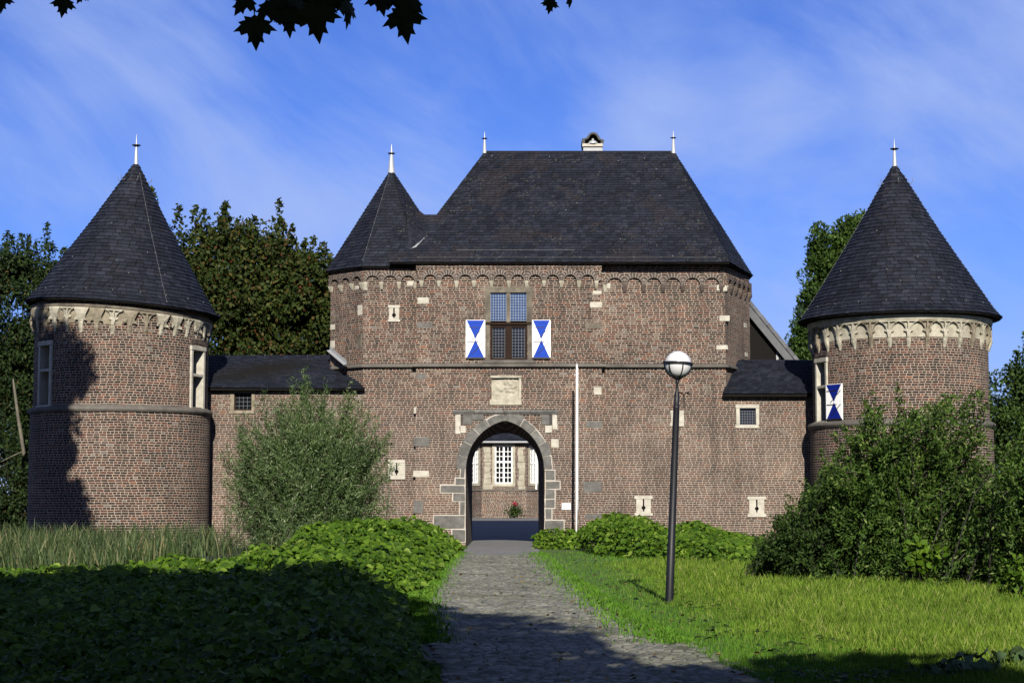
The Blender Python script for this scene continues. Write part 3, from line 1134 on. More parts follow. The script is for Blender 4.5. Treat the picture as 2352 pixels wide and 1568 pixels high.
    tip = Vector((9.58, 68.75, ZE - 0.01))
    slate_poly(rb, eR, tip, rR + Vector((0.02, 0.02, 0)), rR, shear=0.5)
    bR = Vector((9.7, 73.3, ZE)); bL = Vector((-3.3, 73.3, ZE))
    fL = Vector((-3.5, 65.6, ZE + 0.1))
    sB = Vector((TC.x, 71.0, ZE - 0.1)); sB2 = Vector((-3.2, 71.0, ZE - 0.1))
    bz = [(tip, bR, rR), (bR, bL, rL, rR), (bL, sB2, fL, rL), (sR, sB2, sB, sL)]
    for q in bz: rb.face(list(q))
    roof = rb.build("roof", M_SLATE_L, g)
    flush_under(roof)
    rb2 = MB()
    cv = [(930, 440), (946, 463), (960, 481), (974, 492), (992, 497)]
    dv = [(938, 560), (946, 566), (956, 568), (968, 560), (992, 540)]
    for (u0, v0), (u1, v1), (a0, b0), (a1, b1) in zip(cv, cv[1:], dv, dv[1:]):
        kk = lambda v: 64.75 + (602 - v) / (602 - 349.0) * 4.25
        zz = lambda v: ZE + (602 - v) / (602 - 349.0) * (ZR - ZE)

        def pt(u, v, lift):
            y_ = kk(max(v, 497)) - lift
            return at(u, v, y_)
        slate_poly(rb2, pt(a0, b0, 0.04), pt(a1, b1, 0.04), pt(u1, v1, 0.02), pt(u0, v0, 0.0), row=0.14, wid=0.3, shear=0.2)
    rb2.build("saddle_flare", M_SLATE_L, roof)
    # turret spire
    tb = MB()
    ap = at(899, 388, TC.y)
    AE = TA + 0.18
    cs = []
    for k in range(8):
        a = -math.pi / 2 - math.pi / 8 + k * math.pi / 4
        q = TC + Vector((math.cos(a), math.sin(a))) * AE / math.cos(math.pi / 8)
        cs.append(Vector((q.x, q.y, ZT)))
    for k in range(8):
        a, b = cs[k], cs[(k + 1) % 8]
        ta, tb_ = ap.lerp(a, 0.035), ap.lerp(b, 0.035)
        slate_poly(tb, a, b, tb_, ta, shear=0.4)
    tr = tb.build("turret_roof", M_SLATE, g)
    flush_under(tr)
    # curved lead-in between spire and saddle, lead flashing, wires
    fl_ = MB()
    a, b = at(946, 572, 65.32), at(966, 546, 65.85)
    d = Vector((0.16, -0.03, 0.03))
    fl_.face([a - d + Vector((0, -0.1, 0.02)), a + d + Vector((0, -0.1, 0.02)), b + d * 1.5 + Vector((0, -0.1, 0.02)), b - d + Vector((0, -0.1, 0.02))])
    fl_.build("lead_flashing", M_LEAD, roof)
    finial(tr, ap + Vector((0, 0, -0.12)), 1.12, 0.115, 0.15)
    finial(roof, rL + Vector((0, 0, -0.02)), 0.86, 0.07, 0.12)
    finial(roof, rR + Vector((-0.02, 0, -0.02)), 0.90, 0.078, 0.12)
    # ridge capping
    rc_ = MB()
    rc_.tube([rL, rR], 0.045, 6)
    rc_.build("ridge_capping", M_SLATE, roof)
    # snow guard rail, hooks, conductor wire
    nrm = (eR - eL).cross(sL - eL).normalized()
    w = MB()

    def onroof(u, v):
        k = (602 - v) / (602 - 349.0)
        Y = 64.75 + k * 4.25
        q = at(u, v, Y)
        q.z = ZE + k * (ZR - ZE)
        return q
    a, b = onroof(1050, 581), onroof(1318, 581)
    w.tube([a + nrm * 0.12, b + nrm * 0.12], 0.006, 5)
    for i in range(7):
        q = a.lerp(b, i / 6)
        w.tube([q, q + nrm * 0.13], 0.012, 5)
    w.build("snow_guard", M_WIRE, roof)
    w = MB()
    pts = [onroof(u, 593) + nrm * 0.035 for u in range(960, 1670, 62)]
    w.tube(pts, 0.006, 4)
    beads(w, pts, 0.02)
    beads(w, [onroof(u, v) + nrm * 0.03 for u, v in ((1545, 590), (1420, 372), (1507, 392), (1130, 360), (1262, 362), (1325, 472), (1300, 488), (1516, 455), (1425, 553), (1036, 490), (1480, 366))], 0.024)
    w.build("lightning_conductor", M_WIRE, roof)
    w = MB()
    for k, (c0, f0) in enumerate(((cs[0], 0.06), (cs[1], 0.06))):
        pts = [c0.lerp(ap, s) + (c0 - Vector((TC.x, TC.y, ZT))).normalized() * 0.05 for s in np.linspace(f0, 0.93, 8)]
        if k == 0:
            w.tube(pts, 0.005, 4)
            beads(w, pts, 0.02)
    w.build("lightning_conductor", M_WIRE, tr)
    # chimney with arched hood
    ch = MB(Matrix.Translation((at(1361, 345, 69.6).x, 69.6, 0)))
    zc = lambda v: at(1361, v, 69.35).z
    xk = lambda p: (p - 1738) / 1.2755 / F * 69.0
    ch.box(xk(1709), xk(1767), -0.35, 0.35, ZR - 0.4, zc(431.5 / 1.2755 + 0.0) + 0.0)
    c_o = ch.build("chimney", M_LEAD, roof, bevel=0.01)
    ch = MB(Matrix.Translation((at(1361, 345, 69.6).x, 69.6, 0)))
    ch.box(xk(1706), xk(1768), -0.42, 0.42, zc(432 / 1.2755) + 0.003, zc(423 / 1.2755))
    ch.build("chimney_cornice", M_LIME, c_o, bevel=0.01)
    ch = MB(Matrix.Translation((at(1361, 345, 69.6).x, 69.6, 0)))
    px = [(500, 750), (650, 745), (740, 700), (800, 640), (870, 540), (950, 440), (1060, 395), (1180, 385), (1300, 410), (1400, 480), (1480, 600), (1560, 740), (1650, 790), (1800, 830), (1740, 1040)]
    outer = [(xk(1680 + x / 19.6), zc((370 + y / 19.6) / 1.2755)) for x, y in px]
    outer = [(xk(1680 + 480 / 19.6), zc((370 + 1040 / 19.6) / 1.2755))] + outer
    zb_ = outer[0][1]
    inner = [(x * 0.72, zb_ + (z - zb_) * 0.84) for x, z in outer]
    n = len(outer)
    for k in range(n - 1):
        for y, fl2 in ((-0.40, False), (0.40, True)):
            q = [(outer[k + 1][0], y, outer[k + 1][1]), (outer[k][0], y, outer[k][1]), (inner[k][0], y, inner[k][1]), (inner[k + 1][0], y, inner[k + 1][1])]
            ch.face(q[::-1] if fl2 else q)
        ch.face([(outer[k][0], -0.4, outer[k][1]), (outer[k + 1][0], -0.4, outer[k + 1][1]), (outer[k + 1][0], 0.4, outer[k + 1][1]), (outer[k][0], 0.4, outer[k][1])][::-1])
        ch.face([(inner[k][0], -0.4, inner[k][1]), (inner[k + 1][0], -0.4, inner[k + 1][1]), (inner[k + 1][0], 0.4, inner[k + 1][1]), (inner[k][0], 0.4, inner[k][1])])
    ch.face([(inner[k][0], 0.3, inner[k][1]) for k in range(n)])
    ch.build("chimney_hood", M_IRON, c_o)
    ch = MB(Matrix.Translation((at(1361, 345, 69.6).x, 69.3, zc(423 / 1.2755))))
    ch.lathe([(0.20, 0.0), (0.19, 0.06), (0.13, 0.12), (0.05, 0.15), (0.04, 0.22), (0.0, 0.23)], n=14)
    ch.build("chimney_pot", M_ZINC, c_o, smooth=True)
    # soffits
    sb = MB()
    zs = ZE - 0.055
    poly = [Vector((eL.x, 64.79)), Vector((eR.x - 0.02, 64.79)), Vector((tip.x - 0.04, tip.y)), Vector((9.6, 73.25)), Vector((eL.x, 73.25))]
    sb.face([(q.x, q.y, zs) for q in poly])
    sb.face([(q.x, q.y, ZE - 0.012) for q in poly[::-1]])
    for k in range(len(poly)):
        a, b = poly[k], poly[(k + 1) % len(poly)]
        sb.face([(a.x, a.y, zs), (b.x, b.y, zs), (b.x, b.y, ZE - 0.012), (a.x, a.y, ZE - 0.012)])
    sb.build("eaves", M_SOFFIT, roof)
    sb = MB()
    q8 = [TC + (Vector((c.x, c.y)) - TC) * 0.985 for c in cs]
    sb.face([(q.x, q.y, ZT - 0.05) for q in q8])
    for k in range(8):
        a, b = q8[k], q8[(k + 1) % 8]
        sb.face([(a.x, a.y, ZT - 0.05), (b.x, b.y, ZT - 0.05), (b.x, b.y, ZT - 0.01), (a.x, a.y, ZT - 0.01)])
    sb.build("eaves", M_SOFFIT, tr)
    # --- big window
    MW = Matrix.Translation((0, YC, 0))
    X = lambda u: at(u, 745, YC).x
    Zv = lambda v: at(1168, v, YC).z
    wf = MB(MW)
    wf.box(X(1113.5), X(1126.5), -0.025, 0.24, Zv(740), Zv(662))
    wf.box(X(1209.5), X(1222.5), -0.025, 0.24, Zv(740), Zv(662))
    wf.box(X(1113), X(1223), -0.03, 0.24, Zv(672), Zv(659.5))
    wf.box(X(1163), X(1172), 0.0, 0.24, Zv(740), Zv(672))
    wf.box(X(1116), X(1125), -0.02, 0.24, Zv(826), Zv(746.2))
    wf.box(X(1211.5), X(1221), -0.02, 0.24, Zv(826), Zv(746.2))
    win_o = wf.build("window", M_BROWNST, g, bevel=0.01)
    wb = MB(MW)
    wb.box(X(1113), X(1223), -0.035, 0.24, Zv(746), Zv(740.2))
    for a, b in ((1125, 1131), (1160, 1175.5), (1205.5, 1211.5)):
        wb.box(X(a), X(b), 0.03, 0.22, Zv(826), Zv(746.4))
    for a, b in ((1131, 1160), (1175.5, 1205.5)):
        wb.box(X(a), X(b), 0.035, 0.2, Zv(826), Zv(821.5))
        wb.box(X(a), X(b), 0.035, 0.2, Zv(752), Zv(746.4))
    wb.build("wooden_frame", M_WOOD, win_o, bevel=0.008)
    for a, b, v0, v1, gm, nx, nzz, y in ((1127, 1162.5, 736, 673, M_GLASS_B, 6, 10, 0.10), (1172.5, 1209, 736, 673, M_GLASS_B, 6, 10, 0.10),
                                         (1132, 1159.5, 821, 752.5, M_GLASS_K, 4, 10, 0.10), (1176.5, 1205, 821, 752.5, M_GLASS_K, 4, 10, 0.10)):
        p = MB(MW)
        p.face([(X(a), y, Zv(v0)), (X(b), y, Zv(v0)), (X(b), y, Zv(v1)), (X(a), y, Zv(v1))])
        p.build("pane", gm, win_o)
        lt = MB(MW)
        lattice(lt, X(a), X(b), Zv(v0), Zv(v1), nx, nzz, y - 0.015, 0.011)
        lt.build("leading", M_LEADCAME if gm is M_GLASS_B else M_CAME_D, win_o)
    sl = MB(MW)
    sl.box(X(1108), X(1226), -0.07, 0.2, Zv(834), Zv(826.3))
    sl.build("window_sill", M_STRING, win_o, bevel=0.01)
    for u0, u1, lab in ((1070, 1114.5, None), (1222, 1264.5, None)):
        Ms = Matrix.Translation((X(u0), YC - 0.01, Zv(824)))
        shutter(g, Ms, X(u1) - X(u0), Zv(735) - Zv(824), M_BLUE)
    # --- carved stone arms above the gate
    ar = MB(MW)
    ar.box(arms[0] - 0.05, arms[1] + 0.04, -0.07, 0.12, arms[3], arms[3] + 0.09)
    ar.box(arms[0] - 0.07, arms[1] + 0.03, -0.05, 0.12, arms[2] - 0.21, arms[2])
    ar.box(arms[1] - 0.07, arms[1] + 0.02, -0.04, 0.12, arms[2] + 0.002, arms[3] - 0.002)
    ar_o = ar.build("coat_of_arms", M_SAND, g, bevel=0.012)
    nx, nzz = 46, 34
    gx0, gx1, gz0, gz1 = arms[0], arms[1] - 0.07, arms[2], arms[3]
    lumps = [(0.33, 0.52, 0.05, 0.10), (0.36, 0.42, 0.04, 0.05), (0.52, 0.55, 0.06, 0.05), (0.60, 0.50, 0.05, 0.06), (0.66, 0.58, 0.05, 0.04), (0.80, 0.56, 0.06, 0.04),
             (0.88, 0.62, 0.05, 0.05), (0.55, 0.40, 0.05, 0.06), (0.68, 0.38, 0.06, 0.05), (0.80, 0.36, 0.04, 0.05), (0.22, 0.60, 0.03, 0.06), (0.50, 0.8, 0.03, 0.14),
             (0.62, 0.82, 0.06, 0.12), (0.78, 0.82, 0.03, 0.14), (0.9, 0.8, 0.04, 0.12), (0.7, 0.7, 0.05, 0.06)]
    V = []
    for j in range(nzz + 1):
        for i in range(nx + 1):
            a, b = i / nx, j / nzz
            h = 0.0
            for (ca, cb, sa, sb_) in lumps:
                h += 0.055 * math.exp(-((a - ca) / sa) ** 2 - ((b - cb) / sb_) ** 2)
            h += 0.02 * mnoise.noise(Vector((a * 9, b * 7, 1.3))) + 0.012 * mnoise.noise(Vector((a * 24, b * 20, 4.3)))
            V.append((gx0 + (gx1 - gx0) * a, YC + 0.06 - min(0.085, max(-0.02, h)), gz0 + (gz1 - gz0) * b))
    Fq = [[j * (nx + 1) + i, j * (nx + 1) + i + 1, (j + 1) * (nx + 1) + i + 1, (j + 1) * (nx + 1) + i] for j in range(nzz) for i in range(nx)]
    np_mesh("carved_relief", np.array(V), np.array(Fq), M_SAND, ar_o, smooth=True)
    # relieving arch of upright bricks above it
    vb = MB(MW)
    for j in range(19):
        a = (j - 9) / 9.0
        x = (arms[0] + arms[1]) / 2 + a * 0.58
        zc0 = Zv(858) - 0.10 * a * a
        t_ = a * 0.22
        c_, s_ = math.cos(t_), math.sin(t_)
        poly = [(x + c_ * dx - s_ * -0 + s_ * dz * 1.0, zc0 + dz - dx * s_) for dx, dz in ((-0.024, 0), (0.024, 0), (0.026, 0.17), (-0.026, 0.17))]
        vb.prism(poly, -0.018, 0.02)
    vb.build("relieving_arch", M_VOUS, g)
    # --- gate surround: grey stones round the arch and down the jambs
    st = MB(MW)

    def ring_pt(s, r_off):
        """s: 0..1 along the left half arc"""
        a = amax * s
        return GX + e - (Rr + r_off) * math.cos(a), zsp + (Rr + r_off) * math.sin(a)
    cuts = [0, 0.18, 0.36, 0.56, 0.76, 0.985]
    for mirror in (False, True):
        for s0, s1 in zip(cuts, cuts[1:]):
            ro_ = 0.24 + random.uniform(0, 0.14)
            pts = [ring_pt(s0 + (s1 - s0) * k / 4 * 0.96 + 0.006, -0.012) for k in range(5)]
            out_ = [ring_pt(s0 + (s1 - s0) * k / 4 * 0.96 + 0.006, ro_ + random.uniform(-0.02, 0.02)) for k in range(5)]
            poly = pts + out_[::-1]
            if mirror:
                poly = [(2 * GX - x, z) for x, z in poly]
            else:
                poly = poly[::-1]
            st.prism(poly, -0.035 - random.uniform(0, 0.015), 0.25)
    st.prism([(GX - 0.10, zap - 0.03), (GX + 0.10, zap - 0.03), (GX + 0.13, zap + 0.2), (GX - 0.13, zap + 0.2)], -0.07, 0.2)
    C7 = lambda x, y: ((1150 + x / 2.6133) / 1.2755, (1050 + y / 2.6133) / 1.2755)
    jambs = [(522, 558, 660, 735, 0), (522, 556, 742, 832, 0), (522, 552, 838, 912, 0), (484, 552, 918, 964, 0), (370, 552, 970, 1023, 0), (465, 552, 1032, 1088, 0),
             (520, 552, 1094, 1196, 0), (316, 552, 1202, 1300, 0), (456, 556, 1308, 1400, 0),
             (1175, 1240, 856, 930, 0), (1175, 1280, 940, 994, 0), (1172, 1242, 1002, 1070, 0), (1172, 1240, 1078, 1142, 0), (1170, 1218, 1150, 1226, 0), (1168, 1310, 1238, 1320, 0), (1180, 1212, 748, 846, 0),
             (540, 606, 430, 506, 0), (1140, 1200, 430, 508, 0), (610, 700, 430, 470, 0), (880, 960, 430, 462, 0)]
    gj = st.build("gate_arch", M_GREY, g, bevel=0.014)
    mo = MB(MW)
    for mirror in (False, True):
        pts = [ring_pt(k / 24 * 0.985, -0.005) for k in range(25)] + [ring_pt(k / 24 * 0.985, 0.315) for k in range(24, -1, -1)]
        if mirror: pts = [(2 * GX - x, z) for x, z in pts]
        else: pts = pts[::-1]
        mo.prism(pts, -0.022, 0.2)
    for x0, x1, y0, y1, _ in jambs[:16]:
        (u0, v0), (u1, v1) = C7(x0 - 7, y0 - 8), C7(x1 + 7, y1 + 8)
        inner_l, inner_r = GX - GW + 0.002, GX + GW - 0.002
        xa, xb = at(u0, v0, YC).x, at(u1, v0, YC).x
        if xa < GX: xb = min(xb, inner_l)
        else: xa = max(xa, inner_r)
        j_ = lambda: random.uniform(-0.02, 0.02)
        mo.prism([(xa + j_(), at(u0, v1, YC).z), (xb, at(u0, v1, YC).z), (xb, at(u0, v0, YC).z), (xa + j_(), at(u0, v0, YC).z)], -0.016 - random.uniform(0, 0.004), 0.05)
    mo.build("mortar_bed", M_MORTAR, gj)
    for x0, x1, y0, y1, _ in jambs:
        (u0, v0), (u1, v1) = C7(x0, y0), C7(x1, y1)
        stone_block(gj, MW, at(u0, v0, YC).x, at(u1, v0, YC).x, at(u0, v1, YC).z, at(u0, v0, YC).z, M_GREY, 0.03 + random.uniform(0, 0.012), "jamb_stone")
    for x0, x1, y0, y1 in ((480, 522, 428, 578), (512, 560, 514, 568), (1226, 1262, 428, 545), (1216, 1270, 616, 680), (1168, 1222, 512, 566)):
        (u0, v0), (u1, v1) = C7(x0, y0), C7(x1, y1)
        stone_block(gj, MW, at(u0, v0, YC).x, at(u1, v0, YC).x, at(u0, v1, YC).z, at(u0, v0, YC).z, M_LIME, 0.03, "corner_stone")
    for x0, x1, y0, y1 in ((524, 539, 430, 508), (1202, 1222, 430, 508)):
        (u0, v0), (u1, v1) = C7(x0, y0), C7(x1, y1)
        stone_block(gj, MW, at(u0, v0, YC).x, at(u1, v0, YC).x, at(u0, v1, YC).z, at(u0, v0, YC).z, M_IRON, 0.004, "chain_slot_shade")  # thin black strips stand for the shade inside the recessed slots
    ld = MB(MW)
    xs = [C7(x, 0)[0] for x in (462, 625, 850, 1055, 1272)]
    for a, b in zip(xs, xs[1:]):
        z0, z1 = at(1160, C7(0, 424)[1], YC).z, at(1160, C7(0, 391)[1], YC).z
        xa, xb = at(a, 950, YC).x + 0.008, at(b, 950, YC).x - 0.008
        ld.prism([(xa, z0 + 0.05), (xb, z0 + 0.05 + random.uniform(-0.02, 0.02)), (xb, z1), (xa, z1)], -0.10, 0.1)
        ld.prism([(xa + 0.01, z0 - 0.01), (xb - 0.01, z0 - 0.01), (xb - 0.01, z0 + 0.046), (xa + 0.01, z0 + 0.046)], -0.055, 0.1)
    ld.build("gate_moulding", M_GREY, gj, bevel=0.012)
    # --- stray stones in the brickwork (u0,u1,v0,v1,material,plane)
    LM, GR, BR = M_LIME, M_GREY, M_BROWNST
    for u0, u1, v0, v1, m_, Y in ((959, 985, 683, 697, LM, YC), (957, 993, 741, 753, GR, YC), (1356, 1382, 694, 706, LM, YC), (1345, 1382, 741, 755, BR, YC),
                                  (949, 986, 1081, 1095, LM, YC), (950, 986, 1004, 1025, GR, YC), (950, 972, 1150, 1178, GR, YC), (950, 957, 935, 950, LM, YC),
                                  (1364, 1382, 888, 906, LM, YC), (1346, 1382, 968, 982, GR, YC), (1340, 1382, 1105, 1130, GR, YC), (1344, 1382, 1180, 1192, GR, YC),
                                  (1653, 1676, 724, 737, LM, YS), (1645, 1672, 792, 803, LM, YS), (1384, 1402, 650, 662, LM, YS), (1646, 1670, 655, 668, LM, YS),
                                  (1362, 1382, 668, 676, LM, YC), (958, 978, 858, 870, GR, YC), (935, 951, 645, 657, LM, fl.y)):
        p0, p1 = at(u0, v1, Y), at(u1, v0, Y)
        stone_block(g, Matrix.Translation((0, Y, 0)), p0.x, p1.x, p0.z, p1.z, m_, 0.012)
    # turret loopholes
    for p, w_, h_ in ((loop_c[0], 0.46, 0.62), (loop_c[1], 0.64, 0.72)):
        loophole(g, Matrix.Translation((p.x, fl.y, p.z)), w_, h_, wide=(w_ < 0.5))
    loophole(g, Matrix.Translation((lp.x, YS, lp.z)), 0.68, 0.74)
    d = (fl - l1).normalized()
    for s, v0, v1 in ((0.10, 699, 723), (0.12, 767, 801)):
        q = fl - d * (s + 0.12)
        zz0, zz1 = at(829, v1, fl.y).z, at(829, v0, fl.y).z
        stone_block(g, frame_at(q, d), -0.13, 0.14, zz0, zz1, LM if v0 < 750 else BR, 0.015)
    for s, v0, v1 in ((0.02, 663, 672), (0.4, 660, 668), (1.85, 742, 754), (1.9, 780, 797)):
        q = fl - d * min(s, L2 - 0.14)
        stone_block(g, frame_at(q, d), -0.13, 0.12, at(829, v1, 66).z, at(829, v0, 66).z, LM, 0.014)
    d2 = Vector((1.38, 3.32)).normalized()
    for s, v0, v1 in ((2.9, 740, 752), (3.0, 808, 818)):
        q = Vector((8.03, YS)) + d2 * s
        stone_block(g, frame_at(q, d2), -0.2, 0.2, at(1720, v1, 67.8).z, at(1720, v0, 67.8).z, LM, 0.014)
    # small pale slit frame behind the lamp
    sp = at(1556, 960, YS)
    for a, b, c, dd in ((-0.28, 0.24, 0.18, 0.29), (-0.25, -0.07, -0.17, 0.178), (0.05, 0.25, -0.17, 0.178), (-0.28, 0.24, -0.30, -0.172)):
        stone_block(g, Matrix.Translation((sp.x, YS, sp.z)), a, b, c, dd, LM, 0.02, "slit_frame")
    # forked iron wall tie
    it = MB(Matrix.Translation((at(1571, 912, YS).x, YS - 0.03, at(1571, 912, YS).z)))
    it.tube([(0.0, 0, -0.40), (0, 0, 0.02), (0, 0, 0.10)], [0.014, 0.022, 0.03], 6)
    for s in (-1, 1):
        it.tube([(0, 0, 0.08), (s * 0.07, 0, 0.17), (s * 0.13, 0, 0.19), (s * 0.18, 0, 0.16), (s * 0.205, 0, 0.08)], 0.016, 6)
    it.build("wall_tie", M_IRON, g)
    return g


GATE = build_gatehouse()


# ------------------------------------------------------------------ CURTAIN WINGS
def small_window(parent, Y, u0, u1, v0, v1, stone, nx, nzz, frame=8.0, wood=True):
    MW = Matrix.Translation((0, Y, 0))
    X = lambda u: at(u, v0, Y).x
    Zv = lambda v: at(u0, v, Y).z
    f = frame
    mb = MB(MW)
    j = lambda: random.uniform(-1.2, 1.2)
    mb.box(X(u0 - f - 2), X(u1 + f), -0.03, 0.2, Zv(v0), Zv(v0 - f))
    mb.box(X(u0 - f + j()), X(u0), -0.022, 0.2, Zv(v1), Zv(v0) - 0.002)
    mb.box(X(u1), X(u1 + f + j()), -0.022, 0.2, Zv(v1), Zv(v0) - 0.002)
    mb.box(X(u0 - f - 3), X(u1 + f - 2), -0.045, 0.2, Zv(v1 + f), Zv(v1) - 0.002)
    o = mb.build("window", stone, parent, bevel=0.012)
    p = MB(MW)
    p.face([(X(u0), 0.18, Zv(v1)), (X(u1), 0.18, Zv(v1)), (X(u1), 0.18, Zv(v0)), (X(u0), 0.18, Zv(v0))])
    p.build("pane", M_GLASS_K, o)
    lt = MB(MW)
    if wood:
        w = MB(MW)
        t = 3.5
        w.box(X(u0), X(u0 + t), 0.10, 0.18, Zv(v1), Zv(v0))
        w.box(X(u1 - t * 0.6), X(u1), 0.10, 0.18, Zv(v1), Zv(v0))
        w.box(X(u0 + t), X(u1 - t * 0.6), 0.102, 0.18, Zv(v1), Zv(v1 - t))
        w.build("wooden_frame", M_WOOD, o)
    lattice(lt, X(u0 + 1), X(u1 - 1), Zv(v1 - 1), Zv(v0 + 1), nx, nzz, 0.13, 0.012)
    lt.build("window_grille", M_CAME_D, o)
    return o


def build_wings():
    # left
    g = empty("castle_wing", (-8.5, 65.28, 0), "low brick wing with small leaded window between the left tower and the gatehouse", "castle wing")
    ze = at(660, 889, 64.95).z
    zr = at(640, 816, 67.6).z
    mb = MB()
    x0, x1 = -12.4, -5.58
    fn, L = planar((x0, YS), (x1, YS))
    w = (at(538, 920, YS).x, at(578, 920, YS).x, at(558, 942, YS).z, at(558, 902, YS).z)
    wall_cells(mb, fn, [0, L], [Z0, ze], [(w[0] - x0, w[1] - x0, w[2], w[3])], 0.3, u0=x0)
    mb.build("wall", M_BRICK_W, g)
    mb = MB()
    fn, L = planar((-6.9, 70.5), (-12.4, 70.5))
    wall_cells(mb, fn, [0, L], [Z0, ze])
    mb.build("rear_wall", M_BRICK_W, g)
    small_window(g, YS, 538, 578, 902, 942, M_TAN, 4, 4, 8)
    rb = MB()
    bl, br = Vector((-12.6, 64.95, ze)), Vector((at(838, 893, 64.95).x, 64.95, ze - 0.05))
    tl, tr = Vector((-12.6, 67.6, zr)), Vector((-7.0, 67.4, zr))
    slate_poly(rb, bl, br, tr, tl, shear=0.5)
    rb.face([tr, tl, Vector((-12.6, 70.7, ze - 0.2)), Vector((-7.0, 70.7, ze - 0.2))][::-1])
    ro = rb.build("roof", M_SLATE, g)
    flush_under(ro)
    sb = MB()
    sb.box(-12.5, br.x - 0.03, 65.0, 70.4, ze - 0.11, ze - 0.03)
    sb.build("eaves", M_SOFFIT, ro)
    fb = MB()
    a, b = at(760, 803, 66.55), at(799, 836, 65.3)
    n = Vector((-0.7, -0.7, 0.0))
    up = Vector((0, 0, 0.13))
    fb.face([b + n * 0.06, a + n * 0.06, a + n * 0.05 + up, b + n * 0.05 + up])
    fb.face([b + n * 0.06, b + n * 0.22 - up * 0.3, a + n * 0.22 - up * 0.3, a + n * 0.06])
    fb.build("lead_flashing", M_LEAD, ro)
    hk = MB()
    nr = (br - bl).cross(tl - bl).normalized()
    for u, v in ((515, 826), (608, 828), (707, 830)):
        k = (889 - v) / (889 - 816.0)
        q = at(u, v, 64.95 + k * 2.65)
        hk.tube([q, q + nr * 0.1, q + nr * 0.16 + Vector((0, 0, 0.12))], 0.018, 5)
    hk.build("roof_hook", M_ZINC_D, ro)
    rg = MB(Matrix.Translation((at(497, 902, YS).x, YS - 0.05, at(497, 902, YS).z)))
    rg.lathe([(0.03, 0.0), (0.05, 0.02), (0.05, 0.05), (0.03, 0.07), (0.03, 0.0)], n=10)
    rg.build("iron_ring", M_IRON, g)
    # right
    g2 = empty("castle_wing", (9.8, 65.28, 0), "low brick wing with barred white framed window between the gatehouse and the right tower", "castle wing")
    ze = at(1757, 903, 64.93).z
    zr = at(1757, 826, 67.0).z
    mb = MB()
    x0, x1 = 8.03, 12.6
    fn, L = planar((x0, YS), (x1, YS))
    w = (at(1699, 955, YS).x, at(1736, 955, YS).x, at(1717, 975, YS).z, at(1717, 937, YS).z)
    lp = at(1738, 1163, YS)
    wall_cells(mb, fn, [0, L], [Z0, ze], [(w[0] - x0, w[1] - x0, w[2], w[3]), (lp.x - x0 - 0.16, lp.x - x0 + 0.16, lp.z - 0.25, lp.z + 0.25)], 0.3, u0=x0)
    mb.build("wall", M_BRICK_W, g2)
    mb = MB()
    fn, L = planar((12.6, 70.0), (9.4, 70.0))
    wall_cells(mb, fn, [0, L], [Z0, ze])
    mb.build("rear_wall", M_BRICK_W, g2)
    small_window(g2, YS, 1699, 1736, 937, 975, M_LIME, 6, 6, 8, wood=False)
    loophole(g2, Matrix.Translation((lp.x, YS, lp.z)), 0.70, 0.76)
    rb = MB()
    bl, br = Vector((at(1660, 900, 64.93).x, 64.93, ze)), Vector((12.7, 64.93, ze))
    tl, tr = Vector((8.62, 67.0, zr)), Vector((12.7, 67.0, zr))
    slate_poly(rb, bl, br, tr, tl, shear=0.5)
    rb.face([tr, tl, Vector((9.0, 70.2, ze)), Vector((12.7, 70.2, ze))][::-1])
    ro = rb.build("roof", M_SLATE, g2)
    flush_under(ro)
    sb = MB()
    sb.box(bl.x + 0.03, 12.6, 64.98, 69.9, ze - 0.11, ze - 0.03)
    sb.build("eaves", M_SOFFIT, ro)
    hk = MB()
    nr = (br - bl).cross(tl - bl).normalized()
    q = at(1791, 836, 66.75)
    hk.tube([q, q + nr * 0.1, q + nr * 0.16 + Vector((0, 0, 0.12))], 0.018, 5)
    hk.build("roof_hook", M_ZINC_D, ro)


build_wings()


